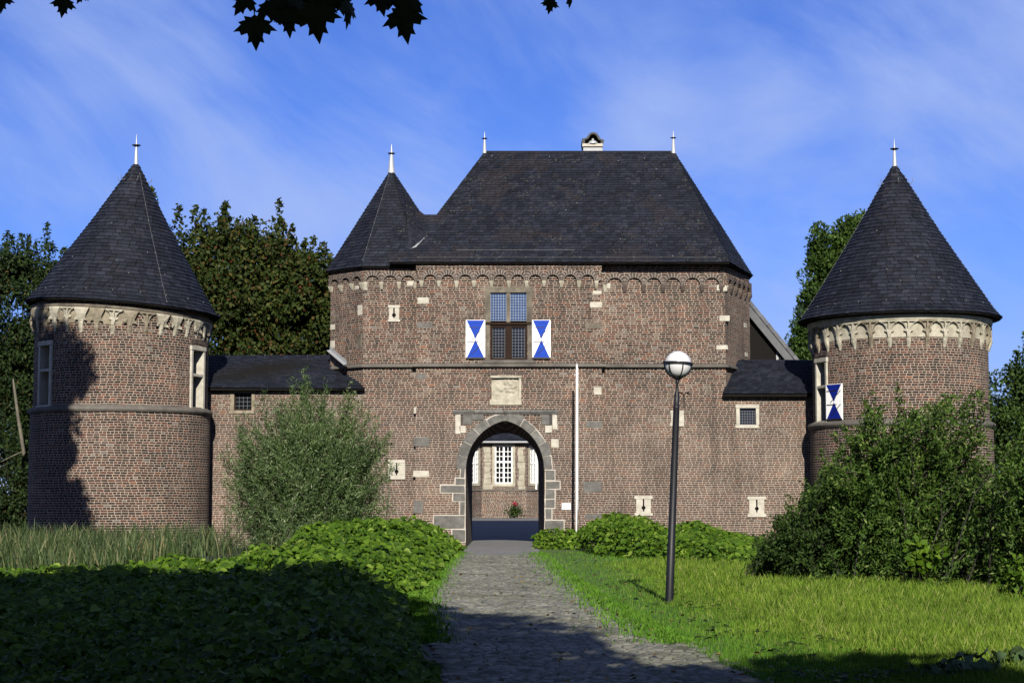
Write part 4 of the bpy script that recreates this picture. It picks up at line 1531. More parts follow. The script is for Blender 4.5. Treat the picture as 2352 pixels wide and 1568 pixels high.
# ------------------------------------------------------------------ ROUND TOWERS
def build_tower(cx, cy, r_up, r_lo, r_eave, v_eave, apex, v_ring, v_fr, v_cor, v_str, nb, tilt, label, wins, arches, fin_h):
    g = empty("round_tower", (cx, cy, 0), label, "tower", "round brick towers flanking the gatehouse")
    dist = math.hypot(cx, cy)
    yf = lambda r_: cy - r_ * cy / dist * 0.98          # depth of the part nearest the viewer
    u_c = 1176 + cx / cy * F
    zf = lambda v, r_: at(u_c, v, yf(r_)).z
    z_e = zf(v_eave, r_eave)
    z_s = zf(v_str, r_lo)
    T = Matrix.Translation((cx, cy, z_e)) @ Matrix.Rotation(tilt, 4, 'Y') @ Matrix.Translation((-cx, -cy, -z_e))

    def cyl(r_):
        def fn(s, z, d):
            ph = s / r_up
            return (cx + (r_ - d) * math.sin(ph), cy - (r_ - d) * math.cos(ph), z)
        return fn
    n = 84
    scuts = [(-math.pi + 2 * math.pi * j / n) * r_up for j in range(n + 1)]
    # window angles from picture columns
    def phi_of(u, v):
        a = azim(u, v)
        # nearest intersection of the ray with the circle
        dx, dy = math.sin(a), math.cos(a)
        b = dx * cx + dy * cy
        q = b * b - (cx * cx + cy * cy - r_up * r_up)
        t = b - math.sqrt(max(q, 0.0))
        x, y = dx * t - cx, dy * t - cy
        return math.atan2(x, -y)
    holes = []
    wdat = []
    for (u, v0, v1, wd) in wins:
        ph = phi_of(u, (v0 + v1) / 2)
        yw = cy - r_up * math.cos(ph)
        z0, z1 = at(u, v1, yw).z, at(u, v0, yw).z
        holes.append((ph * r_up - wd / 2, ph * r_up + wd / 2, z0, z1))
        wdat.append((ph, z0, z1, wd))
    mb = MB()
    wall_cells(mb, cyl(r_up), scuts, [z_s, z_e + 0.25], holes, 0.45)
    mb.build("upper_wall", M_BRICK_T, g)
    mb = MB()
    wall_cells(mb, cyl(r_lo), scuts, [Z0 - 0.6, z_s], (), u0=0.07)
    mb.build("lower_wall", M_BRICK_T, g)
    # string course ring
    sc = MB()
    sc.lathe([(r_up - 0.02, z_s + 0.16), (r_lo + 0.07, z_s + 0.05), (r_lo + 0.09, z_s - 0.02), (r_lo + 0.05, z_s - 0.09), (r_lo - 0.02, z_s - 0.13)], (cx, cy), 84)
    sc.build("string_course", M_STRING, g, smooth=False)
    # roof
    Zap = at(apex[0], apex[1], cy).z
    H = Zap - z_e
    rb = MB()
    slate_cone(rb, (cx, cy), [(r_eave, z_e), (r_eave * 0.925, z_e + H * 0.055), (r_eave * 0.86, z_e + H * 0.12), (r_eave * 0.42, z_e + H * 0.565), (0.10, Zap)], T)
    roof = rb.build("roof", M_SLATE, g)
    flush_under(roof)
    sb = MB(T)
    sb.lathe([(r_eave - 0.03, z_e - 0.005), (r_eave - 0.04, z_e - 0.05), (r_up - 0.05, z_e - 0.03)], (cx, cy), 72)
    sb.build("eaves", M_SOFFIT, roof)
    tip = T @ Vector((cx, cy, Zap))
    finial(roof, tip + Vector((0, 0, -0.10)), fin_h, 0.08, 0.165)
    # conductor wires and nail heads
    w = MB(T)
    prof = [(r_eave, z_e), (r_eave * 0.925, z_e + H * 0.055), (r_eave * 0.86, z_e + H * 0.12), (r_eave * 0.42, z_e + H * 0.565), (0.10, Zap)]

    def on(ph, t):
        z = z_e + H * t
        for (ra, za), (rb_, zb) in zip(prof, prof[1:]):
            if z <= zb + 1e-6:
                k = (z - za) / (zb - za)
                rr = ra + (rb_ - ra) * k + 0.045
                return Vector((cx + rr * math.sin(ph), cy - rr * math.cos(ph), z))
        return Vector((cx, cy, Zap))
    view = -math.atan2(cx, cy)
    wire_phi = view + (R(26) if cx < 0 else R(-78))
    pts = [on(wire_phi, t) for t in np.linspace(0.03, 0.93, 9)]
    w.tube(pts, 0.0045, 4)
    beads(w, pts, 0.02)
    if cx > 0:
        pts = [on(view + R(80), t) for t in np.linspace(0.03, 0.93, 9)]
        w.tube(pts, 0.0045, 4)
        beads(w, pts, 0.02)
    beads(w, [on(view + R(a), 0.075) for a in range(-75, 80, 17)], 0.02)
    beads(w, [on(view + R(a), t) for a, t in ((-8, 0.28), (2, 0.20), (-52, 0.30), (18, 0.36), (30, 0.22), (-25, 0.55))], 0.022)
    for a in range(0, 360, 60):
        p_ = on(view + R(a + 10), 0.885)
        o_ = Vector((math.sin(view + R(a + 10)), -math.cos(view + R(a + 10)), 0))
        w.tube([p_ - o_ * 0.05, p_ + o_ * 0.06 + Vector((0, 0, -0.06)), p_ + o_ * 0.14 + Vector((0, 0, 0.02)), p_ + o_ * 0.15 + Vector((0, 0, 0.12))], 0.012, 5)
    w.build("lightning_conductor", M_WIRE, roof)
    # stone corbel table with pointed arches
    z_ring, z_fr, z_cor = zf(v_ring, r_up + 0.2), zf(v_fr, r_up + 0.2), zf(v_cor, r_up + 0.15)
    pj = 0.155 if arches else 0.125
    fr = MB(T)
    fr.lathe([(r_up + pj + 0.01, z_ring), (r_up + pj + 0.025, z_ring - (z_ring - z_fr) * 0.45), (r_up + pj + 0.012, z_fr + 0.02), (r_up + pj, z_fr), (r_up - 0.02, z_fr - 0.002)], (cx, cy), 96)
    fo = fr.build("corbel_frieze", M_SAND if arches else M_BROWNST, g)  # left ring: the eave's shade is put into its dark stone colour
    bg = MB(T)
    zb = z_fr - (z_fr - z_cor) * 0.62
    bg.lathe([(r_up + 0.012, z_fr), (r_up + 0.012, zb)], (cx, cy), 96)
    bg.build("frieze_panel", M_SAND if arches else M_TAN, fo)  # left panel: darker tan carries the shade between the corbels
    bay = 2 * math.pi / nb
    h = z_fr - z_cor
    for k in range(nb):
        ph0 = view + (k - nb // 2) * bay + bay * 0.5
        off = (ph0 - view + math.pi) % (2 * math.pi) - math.pi
        if abs(off) > R(112): continue
        cb = MB(T)

        def Q(s, z, d):
            ph = ph0 + s / (r_up + pj)
            rr = r_up + d
            return (cx + rr * math.sin(ph), cy - rr * math.cos(ph), z)
        hw = bay * (r_up + pj) / 2
        if arches or k % 5 in (1, 3):      # slender ribs spreading like a palm into pointed arches
            N = 8
            stem = 0.050
            rise = h * 0.62
            z_sp = z_fr - rise
            for s_ in (-1, 1):
                prev = None
                for j in range(N + 1):
                    t = j / N
                    x = stem + (hw - stem) * (1 - math.sqrt(max(0, 1 - t ** 1.9))) if t < 1 else hw
                    z = z_sp + (rise - 0.05) * t
                    if prev:
                        (xa, za), (xb, zb_) = prev, (x, z)
                        wd = 0.055
                        f_ = [Q(s_ * max(0, xa - wd), za, pj - 0.02 + 0.02 * t), Q(s_ * xa, za, pj - 0.02), Q(s_ * xb, zb_, pj - 0.02), Q(s_ * max(0, xb - wd), zb_, pj - 0.02)]
                        cb.face(f_ if s_ > 0 else f_[::-1])
                        f_ = [Q(s_ * xa, za, 0.0), Q(s_ * xb, zb_, 0.0), Q(s_ * xb, zb_, pj - 0.02), Q(s_ * xa, za, pj - 0.02)]
                        cb.face(f_ if s_ > 0 else f_[::-1])
                        # recessed spandrel between the ribs
                        f_ = [Q(0, za, pj - 0.11), Q(s_ * max(0, xa - wd), za, pj - 0.11), Q(s_ * max(0, xb - wd), zb_, pj - 0.11), Q(0, zb_, pj - 0.11)]
                        cb.face(f_ if s_ > 0 else f_[::-1])
                        f_ = [Q(s_ * max(0, xa - wd), za, pj - 0.11), Q(s_ * max(0, xa - wd), za, pj - 0.02), Q(s_ * max(0, xb - wd), zb_, pj - 0.02), Q(s_ * max(0, xb - wd), zb_, pj - 0.11)]
                        cb.face(f_ if s_ > 0 else f_[::-1])
                    prev = (x, z)
            # centre rib and stub cusps
            wds = 0.028
            for za, zb_, d0 in ((z_sp, z_fr - 0.05, pj - 0.015),):
                cb.face([Q(-wds, za, d0), Q(wds, za, d0), Q(wds, zb_, d0), Q(-wds, zb_, d0)])
                cb.face([Q(-wds, za, 0.05), Q(-wds, za, d0), Q(-wds, zb_, d0), Q(-wds, zb_, 0.05)])
                cb.face([Q(wds, za, d0), Q(wds, za, 0.05), Q(wds, zb_, 0.05), Q(wds, zb_, d0)])
            for s_ in (-1, 1):
                za = z_sp + rise * 0.28
                f_ = [Q(s_ * 0.05, za, pj - 0.03), Q(s_ * 0.17, za + 0.05, pj - 0.06), Q(s_ * 0.15, za + 0.12, pj - 0.06), Q(s_ * 0.06, za + 0.12, pj - 0.03)]
                cb.face(f_ if s_ > 0 else f_[::-1])
                f_ = [Q(s_ * 0.05, za, pj - 0.03), Q(s_ * 0.05, za - 0.03, 0.02), Q(s_ * 0.17, za + 0.04, 0.02), Q(s_ * 0.17, za + 0.05, pj - 0.06)]
                cb.face(f_ if s_ > 0 else f_[::-1])
            cb.face([Q(-hw, z_fr - 0.055, pj), Q(hw, z_fr - 0.055, pj), Q(hw, z_fr, pj), Q(-hw, z_fr, pj)])
            cb.face([Q(-hw, z_fr - 0.055, 0.0), Q(hw, z_fr - 0.055, 0.0), Q(hw, z_fr - 0.055, pj), Q(-hw, z_fr - 0.055, pj)])
            top = z_sp
            secs = [(0.052, pj - 0.01, top), (0.075, pj - 0.03, top - h * 0.03), (0.08, pj - 0.06, top - h * 0.14), (0.065, pj - 0.12, top - h * 0.27), (0.045, 0.02, z_cor)]
        else:           # carved heads: wide calyx narrowing to a pendant
            wv = random.uniform(0.9, 1.08)
            secs = [(hw * 0.97, pj, z_fr), (hw * 0.84 * wv, pj + 0.03, z_fr - h * 0.08), (hw * 0.60 * wv, pj + 0.02, z_fr - h * 0.27),
                    (hw * 0.50 * wv, pj - 0.03, z_fr - h * 0.43), (hw * 0.30 * wv, pj - 0.05, z_fr - h * 0.56), (0.072, pj - 0.05, z_fr - h * 0.64), (0.085, pj - 0.07, z_fr - h * 0.78), (0.06, pj - 0.13, z_fr - h * 0.92), (0.04, 0.02, z_cor)]
            carved = random.random()
            # lobes left and right (leaf tips)
            for s_ in (-1, 1):
                za = z_fr - h * 0.50
                f_ = [Q(s_ * hw * 0.30, za, pj - 0.03), Q(s_ * hw * 0.78, za - h * 0.02, pj + 0.05), Q(s_ * hw * 0.70, za + h * 0.08, pj + 0.03), Q(s_ * hw * 0.3, za + h * 0.16, pj + 0.02)]
                cb.face(f_ if s_ > 0 else f_[::-1])
                f_ = [Q(s_ * hw * 0.30, za, 0.02), Q(s_ * hw * 0.78, za - h * 0.02, 0.02), Q(s_ * hw * 0.78, za - h * 0.02, pj + 0.05), Q(s_ * hw * 0.30, za, pj - 0.03)]
                cb.face(f_ if s_ > 0 else f_[::-1])
            # carved dark recesses on some heads
            if carved > 0.45:
                for s_ in (-1, 1):
                    za = z_fr - h * 0.10
                    f_ = [Q(s_ * 0.03, za, pj + 0.014), Q(s_ * hw * 0.7, za + h * 0.03, pj + 0.014), Q(s_ * hw * 0.62, za - 0.02, pj + 0.05), Q(s_ * 0.04, za - h * 0.20, pj + 0.05)]
                    cb.face(f_ if s_ > 0 else f_[::-1])
                cb.face([Q(-0.03, z_fr - h * 0.62, pj + 0.0), Q(0.03, z_fr - h * 0.62, pj + 0.0), Q(0.045, z_fr - h * 0.04, pj + 0.06), Q(-0.045, z_fr - h * 0.04, pj + 0.06)])
        for (w0, d0, za), (w1, d1, zb_) in zip(secs, secs[1:]):
            m0, m1 = d0 + 0.02, d1 + 0.025      # slightly keeled
            cb.face([Q(-w1, zb_, d1), Q(0, zb_, m1), Q(0, za, m0), Q(-w0, za, d0)])
            cb.face([Q(0, zb_, m1), Q(w1, zb_, d1), Q(w0, za, d0), Q(0, za, m0)])
            cb.face([Q(w1, zb_, d1), Q(w1, zb_, 0.0), Q(w0, za, 0.0), Q(w0, za, d0)])
            cb.face([Q(-w1, zb_, 0.0), Q(-w1, zb_, d1), Q(-w0, za, d0), Q(-w0, za, 0.0)])
        cb.build("corbel", M_TAN if random.random() < (0.3 if arches else 0.42) else M_SAND, fo)
    # windows
    for (ph, z0, z1, wd) in wdat:
        o0 = Vector((cx + r_up * math.sin(ph), cy - r_up * math.cos(ph)))
        MW = frame_at(o0, (math.cos(ph), math.sin(ph)))
        hw = wd / 2
        t = 0.10
        mb = MB(MW)
        mb.box(-hw - 0.03, -hw + t, -0.03, 0.42, z0, z1 - t)
        mb.box(hw - t, hw + 0.03, -0.03, 0.42, z0, z1 - t)
        mb.box(-hw - 0.06, hw + 0.06, -0.05, 0.42, z1 - t + 0.002, z1 + 0.06)
        mb.box(-hw - 0.06, hw + 0.06, -0.07, 0.42, z0 - 0.07, z0 - 0.002)
        zm = z0 + (z1 - z0) * 0.56
        mb.box(-hw + t + 0.001, hw - t - 0.001, -0.02, 0.40, zm - 0.05, zm + 0.05)
        wo = mb.build("window", M_LIME, g, bevel=0.012)
        p = MB(MW)
        p.face([(-hw, 0.40, z0), (hw, 0.40, z0), (hw, 0.40, z1), (-hw, 0.40, z1)])
        p.build("pane", M_GLASS_K, wo)
        lt = MB(MW)
        lattice(lt, -hw + t, hw - t, z0 + 0.02, zm - 0.06, 4, 7, 0.36, 0.014)
        lattice(lt, -hw + t, hw - t, zm + 0.06, z1 - t, 4, 6, 0.36, 0.014)
        lt.build("window_grille", M_IRON, wo)
        vb = MB(MW)
        for j in range(11):
            a = (j - 5) / 5.0
            x = a * (hw + 0.02)
            vb.box(x - 0.034, x + 0.034, -0.014, 0.05, z1 + 0.085 + 0.06 * (1 - a * a), z1 + 0.26 + 0.06 * (1 - a * a))
        vb.build("relieving_arch", M_VOUS, wo)
    return g, wdat, view


TOW_L, WL, _ = build_tower(-14.37, 64.0, 3.14, 3.24, 3.52, 689, (309 - 23, 377), 700, 708, 766, 938, 35, R(3.9),
                        "round brick tower with leaning cone roof, partly in tree shadow, left of the gatehouse",
                        [(103, 787, 930, 0.85), (454, 799, 942, 0.95)], False, 1.25)
TOW_R, WR, _ = build_tower(14.28, 64.0, 3.17, 3.29, 3.68, 714, (2056, 382), 722, 734, 797, 970, 31, R(-0.3),
                        "sunlit round brick tower with cone roof and single blue white shutter, right of the gatehouse",
                        [(1887, 826, 968, 0.86)], True, 1.15)


def tower_shutter():
    ph, z0, z1, wd = WR[0]
    cx, cy, r_ = 14.28, 64.0, 3.17
    # hinged at the window's right jamb, folded back nearly flat to the wall facing the viewer
    a = ph + (wd / 2 + 0.02) / r_
    p = Vector((cx + (r_ + 0.05) * math.sin(a), cy - (r_ + 0.05) * math.cos(a)))
    ang = a + R(7.5)
    d = (math.cos(ang), math.sin(ang))
    M = frame_at(p, d, z0 + 0.02)
    shutter(TOW_R, M, 0.84, (z1 - z0) * 0.575, M_BLUE_D, bars=True)


tower_shutter()


# ------------------------------------------------------------------ MANOR HOUSE seen through the gate
def build_manor():
    Y = 110.0
    g = empty("manor_house", (0, Y, gz(Y)), "brick manor house with white sash windows and angled bay seen through the gate arch", "house")
    X = lambda u: at(u, 1100, Y).x
    Zv = lambda v: at(1160, v, Y).z
    a, b = Vector((X(1108), Y)), Vector((X(1207), Y))
    l1, r1 = a + Vector((-1.1, 1.6)), b + Vector((1.1, 1.6))
    l2, r2 = l1 + Vector((-9, 0.6)), r1 + Vector((9, 0.6))
    zg, zs, ze = gz(Y) - 0.2, Zv(1126), Zv(1016)
    pts = [l2, l1, a, b, r1, r2]
    mb = MB()
    for k, (p, q) in enumerate(zip(pts, pts[1:])):
        fn, L = planar(p, q)
        holes = []
        if k == 2: holes = [(X(1136) - a.x, X(1178) - a.x, Zv(1112), Zv(1020))]
        if k in (1, 3): holes = [(L * 0.24, L * 0.80, Zv(1112), Zv(1024))]
        wall_cells(mb, fn, [0, L], [zs, ze], holes, 0.22, u0=k * 3.0)
    mb.build("wall", M_BRICK_H, g)
    mb = MB()
    off = []
    for k, p in enumerate(pts):
        ns = []
        for a_, b_ in ((k - 1, k), (k, k + 1)):
            if 0 <= a_ and b_ < len(pts):
                d = (pts[b_] - pts[a_]).normalized()
                ns.append(Vector((d.y, -d.x)))
        off.append(p + (ns[0] if len(ns) == 1 else (ns[0] + ns[1]) / (1 + ns[0].dot(ns[1]))) * 0.10)
    for k, (p, q) in enumerate(zip(off, off[1:])):
        fn, L = planar(p, q)
        wall_cells(mb, fn, [0, L], [zg, zs], (), u0=k * 3.0)
        mb.face([fn(0, zs, 0), fn(L, zs, 0), (pts[k + 1].x, pts[k + 1].y, zs), (pts[k].x, pts[k].y, zs)])
    mb.build("plinth", M_BRICK_H, g)
    string_course("plinth_course", g, off, zs + 0.02, 0.12, 0.05, M_STRING)
    # pilaster strips of pale stone at the bay corners
    for p, q, s0, s1 in ((a, b, 0.10, 0.55), (a, b, 2.25, 2.62), (l1, a, 0.0, 0.30), (b, r1, 1.6, 1.9), (l2, l1, 8.2, 8.75)):
        d = (q - p).normalized()
        z = zs + 0.05
        while z < ze - 0.3:
            h = random.uniform(0.22, 0.42)
            stone_block(g, frame_at(p, d), s0 + random.uniform(-0.05, 0.05), s1 + random.uniform(-0.08, 0.08), z + 0.01, min(z + h, ze - 0.3), M_SAND, 0.02, "corner_stone")
            z += h

    def sash(p, q, s0, s1, z0, z1, nx, nz1, nz2):
        d = (q - p).normalized()
        M = frame_at(p, d)
        st = MB(M)
        f = 0.17
        st.box(s0 - f, s0, -0.03, 0.2, z0 - f, z1 + f)
        st.box(s1, s1 + f, -0.03, 0.2, z0 - f, z1 + f)
        st.box(s0, s1, -0.028, 0.2, z1, z1 + f)
        st.box(s0, s1, -0.06, 0.2, z0 - f, z0)
        o = st.build("window", M_SAND, g)
        w = MB(M)
        t = 0.075
        zm = z0 + (z1 - z0) * 0.57
        w.box(s0, s0 + t, 0.06, 0.14, z0, z1); w.box(s1 - t, s1, 0.06, 0.14, z0, z1)
        w.box(s0 + t, s1 - t, 0.061, 0.14, z0, z0 + t); w.box(s0 + t, s1 - t, 0.061, 0.14, z1 - t, z1)
        sm = (s0 + s1) / 2
        w.box(sm - t * 0.75, sm + t * 0.75, 0.055, 0.14, z0 + t, z1 - t)
        w.box(s0 + t, s1 - t, 0.05, 0.14, zm - t * 0.7, zm + t * 0.7)
        for xa, xb in ((s0 + t, sm - t * 0.75), (sm + t * 0.75, s1 - t)):
            for i in range(1, nx):
                x = xa + (xb - xa) * i / nx
                w.box(x - 0.018, x + 0.018, 0.075, 0.13, z0 + t, z1 - t)
            for za, zb, n in ((z0 + t, zm - t * 0.7, nz1), (zm + t * 0.7, z1 - t, nz2)):
                for j in range(1, n):
                    z = za + (zb - za) * j / n
                    w.box(xa, xb, 0.08, 0.125, z - 0.018, z + 0.018)
        w.build("sash_frame", M_WHITE, o)
        p_ = MB(M)
        p_.face([(s0, 0.13, z0), (s1, 0.13, z0), (s1, 0.13, z1), (s0, 0.13, z1)])
        p_.build("pane", M_GLASS_K, o)
    sash(a, b, X(1137) - a.x, X(1177) - a.x, Zv(1110), Zv(1023), 2, 4, 3)
    for p, q in ((l1, a), (b, r1)):
        L = (q - p).length
        sash(p, q, L * 0.26, L * 0.78, Zv(1109), Zv(1028), 2, 4, 3)
    # roof of the bay with gutter
    rb = MB()
    off = Vector((0, -0.35))
    ea, eb = a + off + Vector((-0.1, 0)), b + off + Vector((0.1, 0))
    el, er = l1 + Vector((-0.35, -0.2)), r1 + Vector((0.35, -0.2))
    z_e = ze + 0.02
    top = Vector(((a.x + b.x) / 2, Y + 3.0))
    slate_poly(rb, (ea.x, ea.y, z_e), (eb.x, eb.y, z_e), (top.x + 0.7, top.y, z_e + 3.2), (top.x - 0.7, top.y, z_e + 3.2))
    slate_poly(rb, (el.x, el.y, z_e), (ea.x, ea.y, z_e), (top.x - 0.7, top.y, z_e + 3.2), (top.x - 0.8, top.y, z_e + 3.2))
    slate_poly(rb, (eb.x, eb.y, z_e), (er.x, er.y, z_e), (top.x + 0.8, top.y, z_e + 3.2), (top.x + 0.7, top.y, z_e + 3.2))
    rb.face([(-14, Y + 1.4, z_e), (14, Y + 1.4, z_e), (14, Y + 8, z_e + 6), (-14, Y + 8, z_e + 6)])
    ro = rb.build("roof", M_SLATE, g)
    flush_under(ro)
    sb = MB()
    sb.face([(q[0], q[1], z_e - 0.03) for q in (el, ea, eb, er, (er.x, Y + 3), (el.x, Y + 3))])
    sb.build("eaves", M_SOFFIT, ro)
    gt = MB()
    gt.tube([(q[0], q[1] - 0.05, z_e) for q in (el, ea, eb, er)], 0.065, 8)
    gt.build("gutter", M_LEAD, ro)
    dp = MB()
    x = X(1232)
    dp.tube([(x, Y + 0.9, ze), (x, Y + 0.9, zs)], 0.06, 8)
    dp.build("downpipe", M_WHITE, g)


build_manor()


def build_barn():
    Y = 76.0
    g = empty("gabled_outbuilding", (11, Y, 0), "dark gabled outbuilding with pale sloping verge boards behind the right wing", "outbuilding")
    ap, er = at(1664, 641, Y), at(1832, 846, Y)
    el = Vector((2 * ap.x - er.x, Y, er.z))
    mb = MB()
    mb.face([(el.x, Y, 0), (er.x, Y, 0), er, ap, el])
    mb.face([(er.x, Y, 0), (er.x, Y + 8, 0), (er.x, Y + 8, er.z), er])
    mb.face([(el.x, Y + 8, 0), (el.x, Y, 0), el, (el.x, Y + 8, el.z)])
    mb.build("gable_wall", M_SOFFIT, g)
    st = MB()
    for x in (at(1785, 800, Y).x, at(1740, 800, Y).x - 0.6):
        st.box(x - 0.05, x + 0.05, Y - 0.03, Y + 0.02, at(1785, 825, Y).z - 2, at(1785, 768, Y).z)
    st.build("wall_strip", M_LEAD, g)
    rb = MB()
    d = (er - ap).normalized()
    nrm = Vector((-d.z, 0, d.x)) if -d.z > 0 else Vector((d.z, 0, -d.x))
    t = 0.12
    for e_, s in ((er, 1), (el, -1)):
        n = Vector((abs(nrm.x) * s, 0, abs(nrm.z)))
        a0, e0 = ap + Vector((0, -0.3, 0)), e_ + Vector((0, -0.3, 0)) + (e_ - ap).normalized() * 0.3
        back = Vector((0, 8.3, 0))
        rb.face([a0 + n * t, a0 + back + n * t, e0 + back + n * t, e0 + n * t])
        rb.face([a0, e0, e0 + back, a0 + back])
    ro = rb.build("roof", M_SLATE, g)
    vb = MB()
    for e_, s in ((er, 1), (el, -1)):
        n = Vector((abs(nrm.x) * s, 0, abs(nrm.z)))
        a0, e0 = ap + Vector((0, -0.32, 0)), e_ + Vector((0, -0.32, 0)) + (e_ - ap).normalized() * 0.3
        vb.face([a0 - n * 0.24, e0 - n * 0.24, e0 + n * 0.06, a0 + n * 0.06])
        vb.face([a0 + n * 0.06, e0 + n * 0.06, e0 + n * 0.10 + Vector((0, 0.25, 0)), a0 + n * 0.10 + Vector((0, 0.25, 0))])
        # row of verge slates
        L = (e0 - a0).length
        dd = (e0 - a0) / L
        k = 0.0
        while k < L:
            p0, p1 = a0 + dd * k, a0 + dd * min(L, k + 0.44)
            vb.face([p0 + n * 0.10, p1 + n * 0.085, p1 + n * 0.24, p0 + n * 0.255])
            k += 0.45
    vb.build("verge_board", noise_mat("verge_slate", (0.10, 0.105, 0.115), (0.17, 0.176, 0.19), 1.5, island=0.2), ro)


build_barn()


# ------------------------------------------------------------------ STREET FURNITURE
def build_lamp():
    Y = 4000 * CZ / (1383 - 1141)
    b = at(1537, 1383, Y)
    t = at(1557, 806, Y)
    b.z = 0.0
    g = empty("street_lamp", b, "leaning black street lamp with white globe standing on the lawn", "street lamp")
    gr = 0.212
    top_c = Vector((t.x, Y, t.z - gr))
    axis = (top_c - b).normalized()
    L = (top_c - b).length
    Mx = Matrix.Translation(b) @ axis.to_track_quat('Z', 'X').to_matrix().to_4x4()
    mb = MB(Mx)
    mb.lathe([(0.066, -0.1), (0.066, 0.02), (0.064, 0.9), (0.060, 0.91), (0.056, 2.2), (0.050, L - 0.70), (0.053, L - 0.69), (0.053, L - 0.665), (0.044, L - 0.66), (0.044, L - 0.50), (0.038, L - 0.47), (0.022, L - 0.40), (0.020, L - 0.30), (0.04, L - 0.27), (0.02, L - 0.25)], n=20)
    mb.build("post", M_LAMPPOST, g, smooth=True)
    gl = MB(Mx)
    prof = [(max(0.001, gr * math.sin(a)), L - gr * math.cos(a)) for a in np.linspace(0.12, math.pi, 18)]
    gl.lathe(prof, n=28)
    gl.build("globe", flat_mat("opal_globe", (0.82, 0.83, 0.84), 0.25, 0.5, vary=0.02), g, smooth=True)
    cg = MB(Mx)
    rr = gr + 0.008
    zo = L + 0.02
    cg.lathe([(gr * 0.97, zo - 0.025), (gr + 0.028, zo - 0.02), (gr + 0.03, zo + 0.012), (gr * 0.985, zo + 0.018)], n=28)
    for k in range(6):
        a = 2 * math.pi * k / 6 + 0.28 + math.pi / 6
        cg.tube([(rr * math.sin(q) * math.cos(a), rr * math.sin(q) * math.sin(a), L - rr * math.cos(q)) for q in np.linspace(0.15, 1.58, 9)], 0.0105, 6)
    cg.lathe([(0.02, L - rr - 0.04), (0.06, L - rr - 0.012), (0.075, L - rr * 0.955), (0.04, L - rr * 0.95)], n=18)
    cg.build("cage", M_LAMPPOST, g)
    db = MB(Mx)
    db.box(-0.03, 0.03, -0.069, -0.056, 0.40, 0.85)
    db.build("access_door", M_LAMPPOST, g)


build_lamp()


def build_flagpole():
    Y = 63.3
    b = at(1324.5, 1256, Y)
    t = at(1325, 838, Y)
    g = empty("flagpole", b, "thin white flagpole in front of the facade right of the gate arch", "flagpole")
    z0 = gz(Y) - 0.1
    mb = MB()
    mb.tube([(b.x, Y, z0), (b.x, Y, 2.2), (t.x, Y, t.z)], [0.046, 0.044, 0.032], 12)
    mb.build("pole", M_WHITE, g, smooth=True)
    mb = MB()
    mb.lathe([(0.034, t.z), (0.045, t.z + 0.02), (0.045, t.z + 0.05), (0.0, t.z + 0.07)], (t.x, Y), 10)
    mb.build("pole_cap", M_ZINC, g)
    mb = MB()
    mb.tube([(t.x + 0.045, Y - 0.03, t.z - 0.1), (b.x + 0.055, Y - 0.03, 1.2)], 0.006, 4)
    mb.build("halyard", M_WHITE, g)
    mb = MB()
    mb.box(b.x - 0.06, b.x - 0.03, Y - 0.05, Y + 0.01, t.z - 0.40, t.z - 0.33)
    mb.build("cleat", M_ZINC, g)


build_flagpole()


def build_sign():
    p0, p1 = at(1290.5, 1169.5, YC), at(1311, 1155, YC)
    g = empty("wall_sign", ((p0.x + p1.x) / 2, YC, p0.z), "small white notice with black pictogram on the wall left of the flagpole", "sign")
    MW = Matrix.Translation((p0.x, YC, p0.z))
    w, h = p1.x - p0.x, p1.z - p0.z
    mb = MB(MW)
    mb.box(0, w, -0.03, 0.02, 0, h)
    mb.build("sign_plate", M_WHITE, g, bevel=0.004)
    k = MB(MW)
    y0, y1 = -0.034, -0.031
    # camera-like mark: a bent bar, an arrowhead and a ring
    k.prism([(w * 0.11, h * 0.50), (w * 0.15, h * 0.50), (w * 0.20, h * 0.74), (w * 0.10, h * 0.74)], y0, y1)
    k.prism([(w * 0.26, h * 0.71), (w * 0.38, h * 0.71), (w * 0.38, h * 0.75), (w * 0.26, h * 0.75)], y0, y1)
    k.prism([(w * 0.15, h * 0.32), (w * 0.21, h * 0.32), (w * 0.26, h * 0.44), (w * 0.31, h * 0.32), (w * 0.37, h * 0.32), (w * 0.27, h * 0.60), (w * 0.24, h * 0.60)], y0, y1)
    k.build("pictogram", M_IRON, g)
    t = MB(MW)
    for a, b, c in ((0.44, 0.92, 0.78), (0.44, 0.86, 0.70), (0.44, 0.62, 0.55), (0.44, 0.62, 0.47)):
        t.box(w * a, w * b, y0, y1, h * c, h * (c + 0.03))
    t.build("sign_text", flat_mat("faded_print", (0.55, 0.6, 0.66), 0.6, 0.3), g)


build_sign()


# ------------------------------------------------------------------ VEGETATION
def unit(a):
    return a / np.maximum(1e-9, np.linalg.norm(a, axis=1, keepdims=True))


def rand_dirs(n):
    return unit(RNG.normal(size=(n, 3)))


def leaf_quads(P, axis, nrm, L, W, droop=0.15):
    """simple leaf: one bent quad per leaf"""
    axis = unit(axis)
    side = unit(np.cross(axis, nrm))
    nr = np.cross(side, axis)
    L, W = L[:, None], W[:, None]
    v0 = P
    v1 = P + axis * L * 0.45 + side * W * 0.5 + nr * W * 0.12
    v2 = P + axis * L - nr * L * droop
    v3 = P + axis * L * 0.45 - side * W * 0.5 + nr * W * 0.12
    V = np.stack([v0, v1, v2, v3], 1).reshape(-1, 3)
    Fq = np.arange(len(P) * 4).reshape(-1, 4)
    return V, Fq


